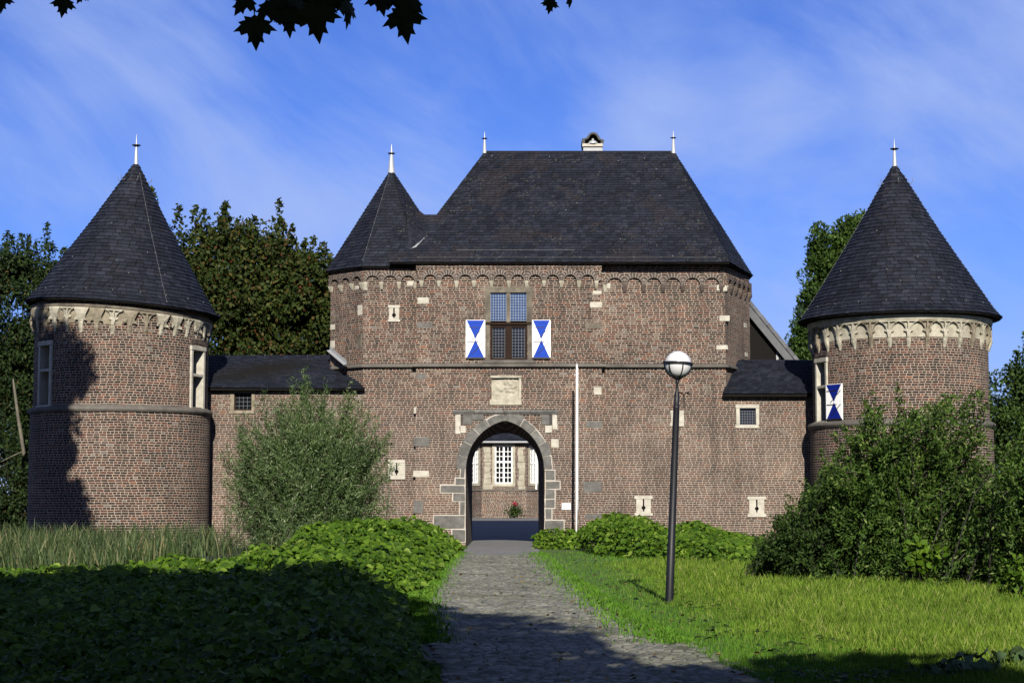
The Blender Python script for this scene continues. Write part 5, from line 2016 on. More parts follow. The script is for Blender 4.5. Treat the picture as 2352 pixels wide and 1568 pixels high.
def leaf_broad(P, axis, nrm, L, W, droop=0.18, fold=0.16):
    """broad pointed leaf folded along the midrib: two quads per leaf"""
    axis = unit(axis)
    side = unit(np.cross(axis, nrm))
    nr = np.cross(side, axis)
    L, W = L[:, None], W[:, None]
    v0 = P
    v1 = P - axis * L * 0.02 + axis * L * 0.16 + side * W * 0.40 + nr * W * fold
    v2 = P + axis * L * 0.52 + side * W * 0.46 + nr * (W * fold - L * droop * 0.25)
    v3 = P + axis * L - nr * L * droop
    v4 = P + axis * L * 0.52 - side * W * 0.46 + nr * (W * fold - L * droop * 0.25)
    v5 = P + axis * L * 0.14 - side * W * 0.40 + nr * W * fold
    V = np.stack([v0, v1, v2, v3, v4, v5], 1).reshape(-1, 3)
    b = np.arange(len(P))[:, None] * 6
    Fq = np.concatenate([b + np.array([[0, 1, 2, 3]]), b + np.array([[0, 3, 4, 5]])], 0)
    return V, Fq


def clumps(centres, radii, per, squash=0.85, inner=0.45):
    """leaf positions in shells of many small clumps; returns P and outward direction"""
    n = len(centres)
    idx = np.repeat(np.arange(n), per)
    d = rand_dirs(len(idx))
    rr = radii[idx] * (inner + (1 - inner) * RNG.random(len(idx)) ** 0.6)
    off = d * rr[:, None]
    off[:, 2] *= squash
    return centres[idx] + off, d


M_BARK = noise_mat("bark", (0.03, 0.024, 0.018), (0.085, 0.07, 0.055), 5.0, bump=0.7)
M_TWIG = noise_mat("dark_twig", (0.012, 0.010, 0.007), (0.03, 0.025, 0.016), 5.0)
M_BARK_P = noise_mat("pale_bark", (0.10, 0.09, 0.065), (0.20, 0.18, 0.13), 4.0)
M_LEAF_MAPLE = leaf_mat("maple_leaf", [(0, (0.022, 0.040, 0.008)), (0.55, (0.044, 0.070, 0.013)), (0.86, (0.085, 0.100, 0.022)), (0.94, (0.105, 0.075, 0.022)), (0.985, (0.115, 0.045, 0.017)), (1, (0.14, 0.035, 0.016))], 0.2)
M_LEAF_ROB = leaf_mat("robinia_leaf", [(0, (0.012, 0.026, 0.008)), (0.6, (0.026, 0.050, 0.012)), (0.95, (0.045, 0.075, 0.018)), (1, (0.09, 0.055, 0.02))], 0.18)
M_LEAF_CON = leaf_mat("conifer_leaf", [(0, (0.020, 0.048, 0.008)), (0.6, (0.045, 0.095, 0.014)), (1, (0.09, 0.15, 0.026))], 0.15)
M_LEAF_DARK = leaf_mat("dark_leaf", [(0, (0.018, 0.040, 0.009)), (0.6, (0.040, 0.078, 0.014)), (1, (0.075, 0.125, 0.026))], 0.2)
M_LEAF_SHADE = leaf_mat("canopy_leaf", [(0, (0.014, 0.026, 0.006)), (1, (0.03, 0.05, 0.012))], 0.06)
M_LEAF_WIL = leaf_mat("willow_leaf", [(0, (0.042, 0.085, 0.020)), (0.5, (0.085, 0.150, 0.045)), (0.85, (0.17, 0.235, 0.10)), (1, (0.40, 0.44, 0.30))], 0.15, 0.5, 0.3)
M_LEAF_HAZ = leaf_mat("glossy_shrub_leaf", [(0, (0.022, 0.052, 0.008)), (0.5, (0.055, 0.115, 0.016)), (0.85, (0.105, 0.185, 0.03)), (1, (0.21, 0.27, 0.08))], 0.18, 0.5, 0.25)
M_LEAF_GC = leaf_mat("ground_cover_leaf", [(0, (0.038, 0.090, 0.005)), (0.5, (0.090, 0.185, 0.010)), (0.9, (0.155, 0.270, 0.020)), (1, (0.26, 0.37, 0.06))], 0.3, 0.5, 0.3)
M_GRASS = leaf_mat("short_grass", [(0, (0.055, 0.150, 0.012)), (0.5, (0.115, 0.275, 0.022)), (1, (0.20, 0.38, 0.05))], 0.3, 0.6, 0.2)
M_MEADOW = leaf_mat("long_grass", [(0, (0.080, 0.165, 0.016)), (0.5, (0.185, 0.315, 0.030)), (0.88, (0.29, 0.40, 0.060)), (1, (0.50, 0.48, 0.19))], 0.3, 0.6, 0.2)
M_REED = leaf_mat("reed_blade", [(0, (0.022, 0.045, 0.012)), (0.45, (0.055, 0.095, 0.030)), (0.8, (0.12, 0.165, 0.065)), (0.93, (0.20, 0.21, 0.11)), (1, (0.34, 0.27, 0.15))], 0.15, 0.5, 0.3)
M_BUTTER = leaf_mat("butterbur_leaf", [(0, (0.05, 0.10, 0.03)), (1, (0.13, 0.19, 0.09))], 0.15, 0.5, 0.3)


def limbs(mb, base, height, spread, n=7, r0=0.25, seed=1, lean=(0, 0), start=0.35):
    rnd = random.Random(seed)
    base = Vector(base)
    top = base + Vector((lean[0], lean[1], height))
    pts = [base, base.lerp(top, 0.3) + Vector((rnd.uniform(-.1, .1), rnd.uniform(-.1, .1), 0)), base.lerp(top, 0.65), top]
    mb.tube(pts, [r0, r0 * 0.75, r0 * 0.42, r0 * 0.1], 9)
    for k in range(n):
        t = start + (0.85 - start) * k / max(1, n - 1)
        p = base.lerp(top, t)
        a = rnd.uniform(0, 6.28)
        l = spread * (1.1 - 0.55 * t) * rnd.uniform(0.7, 1.1)
        d = Vector((math.cos(a), math.sin(a), rnd.uniform(0.35, 0.9))).normalized()
        q = p + d * l * 0.55 + Vector((0, 0, -0.03 * l))
        e = p + d * l + Vector((0, 0, 0.12 * l))
        mb.tube([p, q, e], [r0 * 0.42 * (1.1 - t), r0 * 0.25 * (1.1 - t), r0 * 0.05], 6)
        for s in range(2):
            d2 = (d + Vector((rnd.uniform(-.8, .8), rnd.uniform(-.8, .8), rnd.uniform(0, .8)))).normalized()
            mb.tube([q, q + d2 * l * 0.45], [r0 * 0.16 * (1.1 - t), r0 * 0.03], 5)


def make_tree(name, label, cat, base, trunk_h, crown, mat, leaf=(0.16, 0.11), ncl=200, per=120, crad=(0.5, 0.95), shoots=0, group=None, bark=None,
              r0=0.25, shell=0.55, spread=None, droop=False, lean=(0, 0), shape=None, up=0.2, build_trunk=True):
    """crown: list of (cx, cy, cz, rx, ry, rz)"""
    g = empty(name, base, label, cat, group)
    tb = MB()
    limbs(tb, base, trunk_h, spread or crown[0][3] * 0.9, 9, r0, seed=len(label), lean=lean)
    tb.build("trunk", bark or M_BARK, g, smooth=True)
    C, RD = [], []
    vols = np.array([c[3] * c[4] * c[5] for c in crown]) ** 0.75
    for c, nn in zip(crown, (ncl * vols / vols.sum()).astype(int) + 1):
        d = rand_dirs(nn)
        rr = shell + (1 - shell) * RNG.random(nn) ** 0.5
        q = d * rr[:, None] * np.array(c[3:6]) + np.array(c[:3])
        if shape is not None: q = shape(q, c)
        C.append(q)
        RD.append(RNG.uniform(crad[0], crad[1], nn))
    C, RD = np.concatenate(C), np.concatenate(RD)
    P, D = clumps(C, RD, per)
    if shoots:      # upright leafy shoots standing out of the crown top
        tops = C[np.argsort(-C[:, 2] + 0.25 * RNG.random(len(C)))][:shoots * 3]
        pick = tops[RNG.choice(len(tops), shoots, replace=False)]
        hh = RNG.uniform(0.7, 1.7, shoots)
        m = 90
        t = RNG.random((shoots, m)) ** 0.8
        off = RNG.normal(size=(shoots, m, 3)) * (0.24 * (1.05 - t))[:, :, None]
        q = pick[:, None, :] + off
        q[:, :, 2] += t * hh[:, None] + 0.5
        P = np.concatenate([P, q.reshape(-1, 3)])
        D = np.concatenate([D, rand_dirs(shoots * m)])
    n = len(P)
    ax = D * 0.6 + rand_dirs(n) * 0.8 + np.array([0, -0.1, -0.35 if droop else up])
    nr = D * 0.8 + rand_dirs(n) * 0.7 + np.array([0, -0.2, 0.35])
    L = leaf[0] * RNG.uniform(0.7, 1.25, n)
    W = leaf[1] * RNG.uniform(0.7, 1.25, n)
    V, Fq = leaf_quads(P, ax, nr, L, W)
    np_mesh("crown", V, Fq, mat, g)
    return g


def behind_trees():
    # big rounded maple with reddish tips behind the left wing
    def zc(v, Y): return at(600, v, Y).z
    make_tree("maple_tree", "broad maple with reddish leaf tips rising behind the left wing", "tree", (-13.4, 81, 0), 12.0,
              [(-13.0, 80, 9.2, 5.6, 4.2, 4.8), (-10.0, 79.5, 7.9, 3.0, 3.0, 5.0), (-17.2, 80.5, 10.2, 2.6, 2.6, 3.9), (-11.8, 79, 5.4, 4.4, 2.5, 3.2), (-12.6, 78.5, 8.6, 3.4, 2.6, 4.0)],
              M_LEAF_MAPLE, (0.20, 0.15), 900, 150, (0.45, 0.95), shoots=60, r0=0.3)
    make_tree("robinia_tree", "dark green feathery tree left of the left tower", "tree", (-24.3, 86, 0), 12.0,
              [(-24.3, 86, 10.2, 3.4, 3.2, 3.6), (-22.4, 85, 7.4, 3.0, 2.8, 3.6), (-25.5, 85, 5.6, 3.6, 3.0, 3.2), (-21.9, 85.5, 10.4, 1.8, 1.6, 2.6)],
              M_LEAF_ROB, (0.20, 0.11), 620, 150, (0.4, 0.9), shoots=14, r0=0.3, droop=True)
    make_tree("understory_shrub", "shadowy thicket left of the left tower", "shrub", (-22.0, 78, 0), 3.5,
              [(-23.6, 78, 2.2, 3.2, 2.0, 2.8), (-20.6, 77, 1.2, 2.4, 1.5, 2.2), (-19.6, 79, 3.5, 1.6, 1.5, 3.6)], M_LEAF_ROB, (0.17, 0.11), 230, 120, (0.4, 0.8), r0=0.1)
    tb = empty("bare_tree", (-21.2, 76.5, 0), "pale bare bent trunk left of the left tower", "tree")
    mb = MB()
    pts = [at(u, v, 76.5) for u, v in ((52, 1140), (52, 1060), (55, 1040), (50, 1010), (42, 960), (34, 900), (30, 870))]
    pts[0].z = -0.2
    mb.tube(pts, [0.075, 0.07, 0.08, 0.085, 0.075, 0.06, 0.03], 8)
    mb.tube([at(54, 1035, 76.5), at(30, 1046, 76.3), at(2, 1060, 76.0)], [0.035, 0.025, 0.015], 6)
    mb.build("trunk", M_BARK_P, tb, smooth=True)

    # conifer right, behind the right tower
    def cone(q, c):
        h = (q[:, 2] - (c[2] - c[5])) / (2 * c[5])
        k = np.clip(1.12 - 0.95 * h ** 1.25, 0.08, 1)
        q[:, 0] = c[0] + (q[:, 0] - c[0]) * k
        q[:, 1] = c[1] + (q[:, 1] - c[1]) * k
        return q
    make_tree("conifer_tree", "tall dense green conifer behind the right tower roof", "tree", (16.2, 84, 0), 14.5,
              [(16.4, 84, 8.6, 3.6, 2.8, 6.7), (14.9, 83.5, 8.2, 1.9, 1.5, 6.8), (13.9, 83, 6.4, 1.7, 1.2, 3.6), (13.3, 82.5, 4.6, 1.2, 1.2, 2.2), (17.3, 84.5, 11.5, 2.4, 2.0, 3.8)], M_LEAF_CON, (0.19, 0.10), 900, 150, (0.3, 0.7), r0=0.3, shape=cone, up=0.5, shell=0.6)
    make_tree("round_tree", "dark leafy tree at the right edge behind the right tower", "tree", (24.0, 78, 0), 6.0,
              [(23.9, 78, 4.3, 3.4, 2.6, 3.5), (25.8, 78, 3.8, 3.0, 2.6, 3.0), (22.6, 78, 2.5, 2.2, 2.2, 2.5)], M_LEAF_DARK, (0.17, 0.11), 520, 130, (0.4, 0.8), r0=0.25, shoots=8)


behind_trees()


# ---- shrubs built from real shoots
def shoot_shrub(name, label, base, tips, mat, leaf, per_m, stem_r=0.012, bend=0.25, start=0.18, group=None, bark=None, spread_base=0.25, axis_up=0.9):
    """every shoot is a curved stem with leaves along it"""
    g = empty(name, base, label, "shrub", group)
    n = len(tips)
    b = np.array(base)[None, :] + np.concatenate([RNG.normal(size=(n, 2)) * spread_base, np.zeros((n, 1))], 1)
    tips = np.asarray(tips)
    mid = (b + tips) / 2
    mid[:, 2] = b[:, 2] + (tips[:, 2] - b[:, 2]) * (0.5 + bend * 0.5)
    mid[:, :2] = b[:, :2] + (tips[:, :2] - b[:, :2]) * (0.5 - bend * 0.6)
    st = MB()
    for k in range(0, n, max(1, n // 110)):
        st.tube([b[k], mid[k] * 0.98 + b[k] * 0.02, tips[k]], [stem_r * 1.6, stem_r, stem_r * 0.3], 4, cap=False)
    st.build("stems", bark or M_TWIG, g)
    Ps, Ax = [], []
    for k in range(n):
        ln = np.linalg.norm(tips[k] - b[k])
        m = int(ln * per_m)
        t = start + (1 - start) * RNG.random(m) ** 0.85
        t = t[:, None]
        p = b[k] * (1 - t) ** 2 + 2 * mid[k] * t * (1 - t) + tips[k] * t ** 2
        d = unit(2 * (mid[k] - b[k]) * (1 - t) + 2 * (tips[k] - mid[k]) * t)
        Ps.append(p + RNG.normal(size=p.shape) * 0.045)
        Ax.append(d)
    P, D = np.concatenate(Ps), np.concatenate(Ax)
    m = len(P)
    ax = D * axis_up + rand_dirs(m) * 0.85
    nr = rand_dirs(m) + np.array([0, -0.5, 0.5])
    V, Fq = leaf_quads(P, ax, nr, leaf[0] * RNG.uniform(0.65, 1.3, m), leaf[1] * RNG.uniform(0.7, 1.2, m))
    np_mesh("foliage", V, Fq, mat, g)
    return g


def shrubs():
    # willow in front of the left wing
    base = (-6.75, 57.6, gz(57.6))
    n = 760
    a = RNG.uniform(0, 2 * math.pi, n)
    rr = RNG.random(n) ** 0.5
    x = base[0] + np.cos(a) * rr * 2.95
    y = base[1] + np.sin(a) * rr * 2.1
    top = 4.75 - 1.35 * rr ** 2 + RNG.normal(size=n) * 0.30
    top *= RNG.uniform(0.62, 1.03, n)
    lo = RNG.random(n) < 0.42
    top = np.where(lo, top * RNG.uniform(0.25, 0.7, n), top)
    tips = np.stack([x, y, top], 1)
    # the tall upright shoots
    for u, v in ((698, 846), (702, 862), (690, 880), (708, 880), (746, 872), (806, 880), (812, 900), (798, 905), (640, 905), (672, 890), (720, 895), (770, 910), (655, 915), (830, 915)):
        q = at(u, v, 57.2)
        tips = np.concatenate([tips, np.array([[q.x, 57.3, q.z]]), np.array([[q.x + 0.08, 57.4, q.z - 0.3]]), np.array([[q.x - 0.07, 57.2, q.z - 0.45]])])
    shoot_shrub("willow_shrub", "silvery fine leaved willow bush in front of the left wing", base, tips, M_LEAF_WIL, (0.15, 0.025), 60, 0.010, 0.05, 0.04, spread_base=0.95)
    # tall glossy bush in front of the right tower
    def mass(n, xs, ys, hts, cx, cy):
        x = RNG.uniform(xs[0], xs[1], n); y = RNG.uniform(ys[0], ys[1], n)
        h = np.interp(x, hts[0], hts[1]) * RNG.uniform(0.5, 1.1, n)
        lo = RNG.random(n) < 0.45
        h = np.where(lo, h * RNG.uniform(0.2, 0.8, n), h)
        return np.stack([x, y, h], 1)
    t = mass(460, (5.9, 9.4), (33.2, 36.4), ([5.2, 5.9, 6.5, 7.1, 7.7, 8.6, 9.6], [1.2, 1.85, 2.6, 3.55, 3.2, 3.35, 3.6]), 0, 0)
    shoot_shrub("glossy_shrub", "tall glossy dark green bush hiding the foot of the right tower", (7.6, 34.9, 0), t, M_LEAF_HAZ, (0.10, 0.040), 62, 0.012, 0.2, 0.03, spread_base=1.05)
    t = mass(430, (8.3, 12.6), (29.6, 33.6), ([8.4, 9.0, 9.6, 10.2, 12.6], [1.9, 2.9, 3.45, 3.4, 3.35]), 0, 0)
    shoot_shrub("glossy_shrub", "tall glossy dark green bush at the right edge of the lawn", (10.2, 31.6, 0), t, M_LEAF_HAZ, (0.10, 0.038), 62, 0.012, 0.2, 0.03, spread_base=1.05)
    # lower bramble at the left end
    t = mass(230, (4.85, 6.6), (33.6, 36.2), ([4.9, 5.3, 5.8, 6.6], [0.75, 1.15, 1.7, 2.3]), 0, 0)
    shoot_shrub("bramble_bush", "low bramble bush at the left foot of the tall glossy bushes", (5.8, 34.9, 0), t, M_LEAF_DARK, (0.085, 0.045), 85, 0.009, 0.1, 0.02, spread_base=0.5)
    # bright sapling leaves inside the bush
    t = np.stack([RNG.uniform(7.1, 7.75, 16), RNG.uniform(31.6, 32.2, 16), RNG.uniform(0.35, 1.0, 16)], 1)
    shoot_shrub("maple_sapling", "bright green maple sapling in front of the dark bushes", (7.45, 32.0, 0), t, M_LEAF_GC, (0.13, 0.12), 26, 0.006, 0.1, 0.3, spread_base=0.08)
    t = np.stack([RNG.uniform(8.0, 9.2, 46), RNG.uniform(27.6, 28.8, 46), RNG.uniform(0.25, 0.75, 46)], 1)
    shoot_shrub("low_shrub", "low bright green shrub at the foot of the right edge bush", (8.7, 28.2, 0), t, M_LEAF_GC, (0.11, 0.07), 46, 0.006, 0.1, 0.1, spread_base=0.4)


shrubs()


# ---- ground cover, grass, reeds
def cover(name, label, n, xfun, yr, hfun, leaf, mat, layers=3, extra=None):
    """leaves lying on a mounded surface of plants"""
    y = RNG.uniform(yr[0] ** 0.7, yr[1] ** 0.7, n) ** (1 / 0.7) if yr[0] >= 0 else RNG.uniform(yr[0], yr[1], n)
    x0 = np.array([xfun(q)[0] for q in y]); x1 = np.array([xfun(q)[1] for q in y])
    x = x0 + (x1 - x0) * RNG.random(n)
    h = hfun(x, y)
    ok = h > 0.03
    x, y, h = x[ok], y[ok], h[ok]
    n = len(x)
    lay = RNG.random(n)
    z = gz_np(y) + np.where(lay < 0.62, h * RNG.uniform(0.78, 1.16, n), h * RNG.uniform(0.2, 0.9, n))
    P = np.stack([x, y, z], 1)
    a = RNG.uniform(0, 2 * math.pi, n)
    ax = np.stack([np.cos(a), np.sin(a) - 0.45, -0.35 + 0.3 * RNG.normal(size=n)], 1)
    nr = np.stack([RNG.normal(size=n) * 0.32, -0.45 + RNG.normal(size=n) * 0.32, np.ones(n)], 1)
    kk = np.interp(y, [14, 26, 36], [0.62, 0.85, 1.0]) * RNG.choice([0.6, 1.0, 1.25], n, p=[0.35, 0.5, 0.15])
    L = leaf[0] * RNG.uniform(0.7, 1.25, n) * kk; W = leaf[1] * RNG.uniform(0.7, 1.25, n) * kk
    V, Fq = leaf_broad(P, ax, nr, L, W)
    o = np_mesh(name, V, Fq, mat)
    return tag(o, label, "ground cover", kind="stuff")


def bumps(x, y, s, seed):
    return np.array([mnoise.noise(Vector((a * s, b * s, seed))) for a, b in zip(x, y)])


def plants():
    # big leaved ground cover on the left bank, mounded beside the road
    def hl(x, y):
        edge = np.interp(y, [a for a, _ in ROAD_L], [b for _, b in ROAD_L]) - 0.05 + 0.25 * bumps(y, y * 0, 0.6, 3.0)
        edge -= np.interp(y, [14, 24, 29, 33], [0.1, 0.25, 0.45, 0.05])
        d = edge - x
        base = np.interp(y, [14, 22, 30, 40, 50, 57, 60], [0.45, 0.55, 0.62, 0.72, 0.82, 0.80, 0.5])
        base *= np.interp(x / np.maximum(y, 1), [-0.30, -0.17, -0.12, -0.09], [0.36, 0.5, 0.8, 1.0])
        return np.where(d < 0, 0, base * np.clip(d / 1.0, 0.12, 1) ** 0.6 * (1 + 0.42 * bumps(x, y, 0.8, 8.0) + np.interp(x / np.maximum(y, 1), [-0.14, -0.1], [0.55, 0.0]) * bumps(x, y, 1.7, 3.0)))
    def xl(y): return (-0.31 * y - 0.5 if y < 34 else float(np.interp(y, [34, 38, 57], [-9.0, -4.9, -6.6])), road_l(y))
    cover("ground_cover_plants", "bright green broad leaved plants covering the bank left of the road", 66000, xl, (13.5, 59), hl, (0.17, 0.13), M_LEAF_GC)
    def xl2(y): return (-4.5, road_l(y) + 0.05)
    cover("ground_cover_plants", "small leaved green fringe where the left bank meets the cobbles", 9000, lambda y: (road_l(y) - 0.9, road_l(y) + 0.05), (28.5, 57), lambda x, y: 0.7 * hl(x, y) + 0.05, (0.085, 0.06), M_LEAF_GC)

    # low leafy plants in front of the facade, right of the gate
    def hr(x, y):
        u = x / np.maximum(y, 1) * 4000 + 1176
        h = np.interp(u, [1225, 1250, 1330, 1400, 1470, 1530, 1600, 1640, 1700, 1760, 1800], [0.35, 0.55, 0.55, 1.05, 0.92, 0.62, 0.85, 0.62, 0.42, 0.36, 0.35])
        k = np.clip((y - np.interp(x, [0.9, 2.25, 2.55, 3.2, 4.3, 5.1, 7], [60.6, 60.6, 51, 48.5, 45.5, 43, 40]) + 0.8 * bumps(x, y, 0.8, 1.0)) / 2.0, 0, 1) ** 0.6
        k2 = np.clip((65.0 - y) / 0.6, 0, 1)
        return h * k * k2 * (1 + 0.25 * bumps(x, y, 0.9, 5.0)) * np.interp(y, [40, 50, 57], [0.55, 0.75, 1.0])
    cover("ground_cover_plants", "bright green broad leaved plants below the facade right of the gate", 24000, lambda y: (road_r(y) - 0.1, 8.4), (37.5, 64.8), hr, (0.17, 0.13), M_LEAF_GC)

    # ---- lawn blades
    def blades(name, label, n, yr, xr, h, w, mat, dens=None, lean=0.35):
        y = 1.0 / RNG.uniform(1.0 / yr[1], 1.0 / yr[0], n)
        rl = np.interp(y, [a for a, _ in ROAD_R], [b for _, b in ROAD_R])
        x = rl - 0.06 + (xr * y + 2.0 - rl) * RNG.random(n)
        k = np.ones(n, bool) if dens is None else dens(x, y)
        x, y = x[k], y[k]
        n = len(x)
        hh = h(x, y) * RNG.uniform(0.55, 1.3, n)
        a = RNG.uniform(0, 2 * math.pi, n)
        dx, dy = np.cos(a), np.sin(a)
        ln = hh * RNG.uniform(0.05, lean, n)
        b = RNG.uniform(0, 2 * math.pi, n)
        z = gz_np(y)
        ww = w * (0.7 + 0.6 * RNG.random(n)) * np.clip(y / 24, 0.8, 1.7)
        v0 = np.stack([x - dx * ww, y - dy * ww, z], 1)
        v1 = np.stack([x + dx * ww, y + dy * ww, z], 1)
        v2 = np.stack([x + dx * ww * 0.6 + np.cos(b) * ln * 0.4, y + dy * ww * 0.6 + np.sin(b) * ln * 0.4, z + hh * 0.6], 1)
        v3 = np.stack([x + np.cos(b) * ln, y + np.sin(b) * ln, z + hh], 1)
        V = np.stack([v0, v1, v2, v3], 1).reshape(-1, 3)
        o = np_mesh(name, V, np.arange(n * 4).reshape(-1, 4), mat)
        return tag(o, label, "grass", kind="stuff")

    def tall(x, y):
        r_ = np.interp(y, [a for a, _ in ROAD_R], [b for _, b in ROAD_R])
        return x - r_ - np.interp(y, [15, 22, 30, 45], [1.3, 1.0, 0.9, 1.0]) + 0.5 * bumps(x, y, 0.35, 2.0)
    blades("lawn_grass", "short bright green grass between the road and the meadow", 190000, (14.5, 58), 0.36, lambda x, y: 0.055 + 0.04 * np.clip(tall(x, y), 0, 1), 0.0042, M_GRASS)
    blades("meadow_grass", "longer yellowish green grass on the right of the lawn", 260000, (14.5, 45), 0.36, lambda x, y: (0.07 + 0.10 * np.clip(tall(x, y) * 0.8, 0, 1)) * (1 + 0.35 * bumps(x, y, 1.1, 4.0)), 0.0030, M_MEADOW,
           dens=lambda x, y: tall(x, y) + 0.5 * RNG.normal(size=len(x)) > 0.1, lean=0.45)
    # verge left of the cobbles and grass in the joints at both edges
    n = 16000
    y = 1.0 / RNG.uniform(1 / 56.0, 1 / 20.0, n)
    side = RNG.random(n) < 0.55
    rl = np.interp(y, [a for a, _ in ROAD_L], [b for _, b in ROAD_L]); rr = np.interp(y, [a for a, _ in ROAD_R], [b for _, b in ROAD_R])
    x = np.where(side, rl + np.abs(RNG.normal(size=n)) * 0.16 - 0.1, rr - np.abs(RNG.normal(size=n)) * 0.28 + 0.1)
    x = np.where(side & (y < 33) & (RNG.random(n) < 0.7), rl - RNG.random(n) * 0.5, x)
    a = RNG.uniform(0, 6.28, n); hh = RNG.uniform(0.03, 0.10, n)
    z = gz_np(y)
    w = 0.006
    V = np.stack([np.stack([x - np.cos(a) * w, y - np.sin(a) * w, z], 1), np.stack([x + np.cos(a) * w, y + np.sin(a) * w, z], 1),
                  np.stack([x + np.cos(a) * w * .5, y, z + hh * .6], 1), np.stack([x + RNG.normal(size=n) * .02, y, z + hh], 1)], 1).reshape(-1, 3)
    tag(np_mesh("verge_grass", V, np.arange(n * 4).reshape(-1, 4), M_GRASS), "thin grass growing along both edges of the cobbled road", "grass", kind="stuff")

    n = 2600
    y = 1.0 / RNG.uniform(1 / 44.0, 1 / 15.5, n)
    rl = np.interp(y, [a for a, _ in ROAD_R], [b for _, b in ROAD_R])
    x = rl + 0.2 + (0.3 * y - rl) * RNG.random(n)
    k = bumps(x, y, 0.9, 12.0) > 0.12
    x, y = x[k], y[k]
    n = len(x)
    P = np.stack([x, y, gz_np(y) + RNG.uniform(0.02, 0.11, n)], 1)
    a = RNG.uniform(0, 6.28, n)
    V, Fq = leaf_broad(P, np.stack([np.cos(a), np.sin(a), 0.1 + 0 * a], 1), np.stack([RNG.normal(size=n) * 0.4, -0.3 + 0 * a, np.ones(n)], 1), RNG.uniform(0.05, 0.13, n), RNG.uniform(0.03, 0.07, n))
    tag(np_mesh("lawn_weeds", V, Fq, M_LEAF_DARK), "small dark broad leaved weeds scattered through the lawn", "weeds", kind="stuff")
    n = 260
    y = 1.0 / RNG.uniform(1 / 55.0, 1 / 15.0, n)
    x = RNG.uniform(-1.6, 4.5, n)
    P = np.stack([x, y, gz_np(y) + RNG.uniform(0.03, 0.07, n)], 1)
    V, Fq = leaf_broad(P, np.stack([RNG.normal(size=n), RNG.normal(size=n), 0.1 + 0 * x], 1), np.stack([RNG.normal(size=n) * 0.3, RNG.normal(size=n) * 0.3, np.ones(n)], 1), RNG.uniform(0.05, 0.10, n), RNG.uniform(0.04, 0.08, n))
    tag(np_mesh("fallen_leaves", V, Fq, leaf_mat("dry_leaf", [(0, (0.10, 0.06, 0.025)), (0.6, (0.22, 0.15, 0.06)), (1, (0.34, 0.26, 0.10))], 0.1)), "dry fallen leaves lying on road and lawn", "leaves", kind="stuff")

    # ---- reeds before the left tower, with brown cattail heads
    n = 11000
    y = RNG.uniform(35, 57, n)
    x = -RNG.uniform(0.085, 0.30, n) * y - 0.3
    ok = (x < np.interp(y, [36, 44, 57], [-8.2, -8.6, -9.0])) | (RNG.random(n) < 0.05)
    x, y = x[ok], y[ok]
    n = len(x)
    hh = np.interp(y, [36, 45, 57], [0.62, 0.78, 0.92]) * RNG.uniform(0.35, 1.3, n) * (1 + 0.3 * bumps(x, y, 0.5, 9.0))
    a = RNG.uniform(0, 6.28, n)
    w = 0.008 + 0.010 * RNG.random(n)
    bx, by = RNG.normal(size=n) * 0.20 * hh, RNG.normal(size=n) * 0.16 * hh
    z = gz_np(y)
    lay = [(0, 1.0, 0), (0.45, 1.0, 0.2), (0.8, 0.7, 0.6), (1.0, 0.12, 1.0)]
    Vs = []
    for t, wk, bk in lay:
        Vs.append(np.stack([x - np.cos(a) * w * wk + bx * bk, y - np.sin(a) * w * wk + by * bk, z + hh * t * (1 - 0.1 * bk)], 1))
        Vs.append(np.stack([x + np.cos(a) * w * wk + bx * bk, y + np.sin(a) * w * wk + by * bk, z + hh * t * (1 - 0.1 * bk)], 1))
    V = np.stack(Vs, 1).reshape(-1, 3)
    b = np.arange(n)[:, None] * 8
    Fq = np.concatenate([b + np.array([[2 * k, 2 * k + 1, 2 * k + 3, 2 * k + 2]]) for k in range(3)])
    tag(np_mesh("reeds", V, Fq, M_REED), "grey green reeds growing before the left tower", "reeds", kind="stuff")
    m_head = flat_mat("cattail_brown", (0.05, 0.026, 0.014), 0.9, 0.1)
    proto = None
    for k, (u, v) in enumerate(((255, 1232), (277, 1246), (304, 1238), (353, 1256), (448, 1236), (235, 1262), (383, 1230), (205, 1275), (430, 1262))):
        Y = 50 + 3 * math.sin(k * 2.3)
        p = at(u, v, Y)
        if proto is None:
            proto = empty("cattail", p, "brown cattail head standing among the reeds", "cattail", "brown cattails among the reeds")
            mb = MB(Matrix.Translation(p))
            mb.lathe([(0.001, -0.16), (0.022, -0.14), (0.024, 0.0), (0.02, 0.12), (0.004, 0.14), (0.003, 0.22)], n=8)
            mb.build("seed_head", m_head, proto)
            mb = MB(Matrix.Translation(p))
            mb.tube([(0, 0, -0.9), (0.01, 0, -0.14)], 0.006, 5)
            mb.build("stalk", M_REED, proto)
        else:
            c = proto.copy()
            COL.objects.link(c)
            c.location = p
            c.rotation_euler = (0.05 * math.sin(k), 0.12 * math.cos(k * 1.7), 0)
            for ch in list(proto.children):
                d = ch.copy()
                COL.objects.link(d)
                d.parent = c
    # pale butterbur leaves at the lower right corner
    for k, (x, y, s) in enumerate(((4.25, 16.35, 0.75), (4.62, 16.5, 0.8), (3.95, 16.2, 0.5), (4.95, 16.7, 0.9))):
        g = empty("butterbur_plant", (x, y, 0), ("broad leaved plant with pale grey green leaves in the lower right corner"), "plant", "broad leaved plants in the lower right corner")
        n = 22
        a = RNG.uniform(0, 6.28, n)
        rr = RNG.uniform(0.05, 0.32, n) * s
        P = np.stack([x + np.cos(a) * rr, y + np.sin(a) * rr, RNG.uniform(0.10, 0.30, n) * s], 1)
        ax = np.stack([np.cos(a), np.sin(a), -0.4 + 0 * a], 1)
        nr = np.stack([RNG.normal(size=n) * 0.4, -0.3 + RNG.normal(size=n) * 0.4, np.ones(n)], 1)
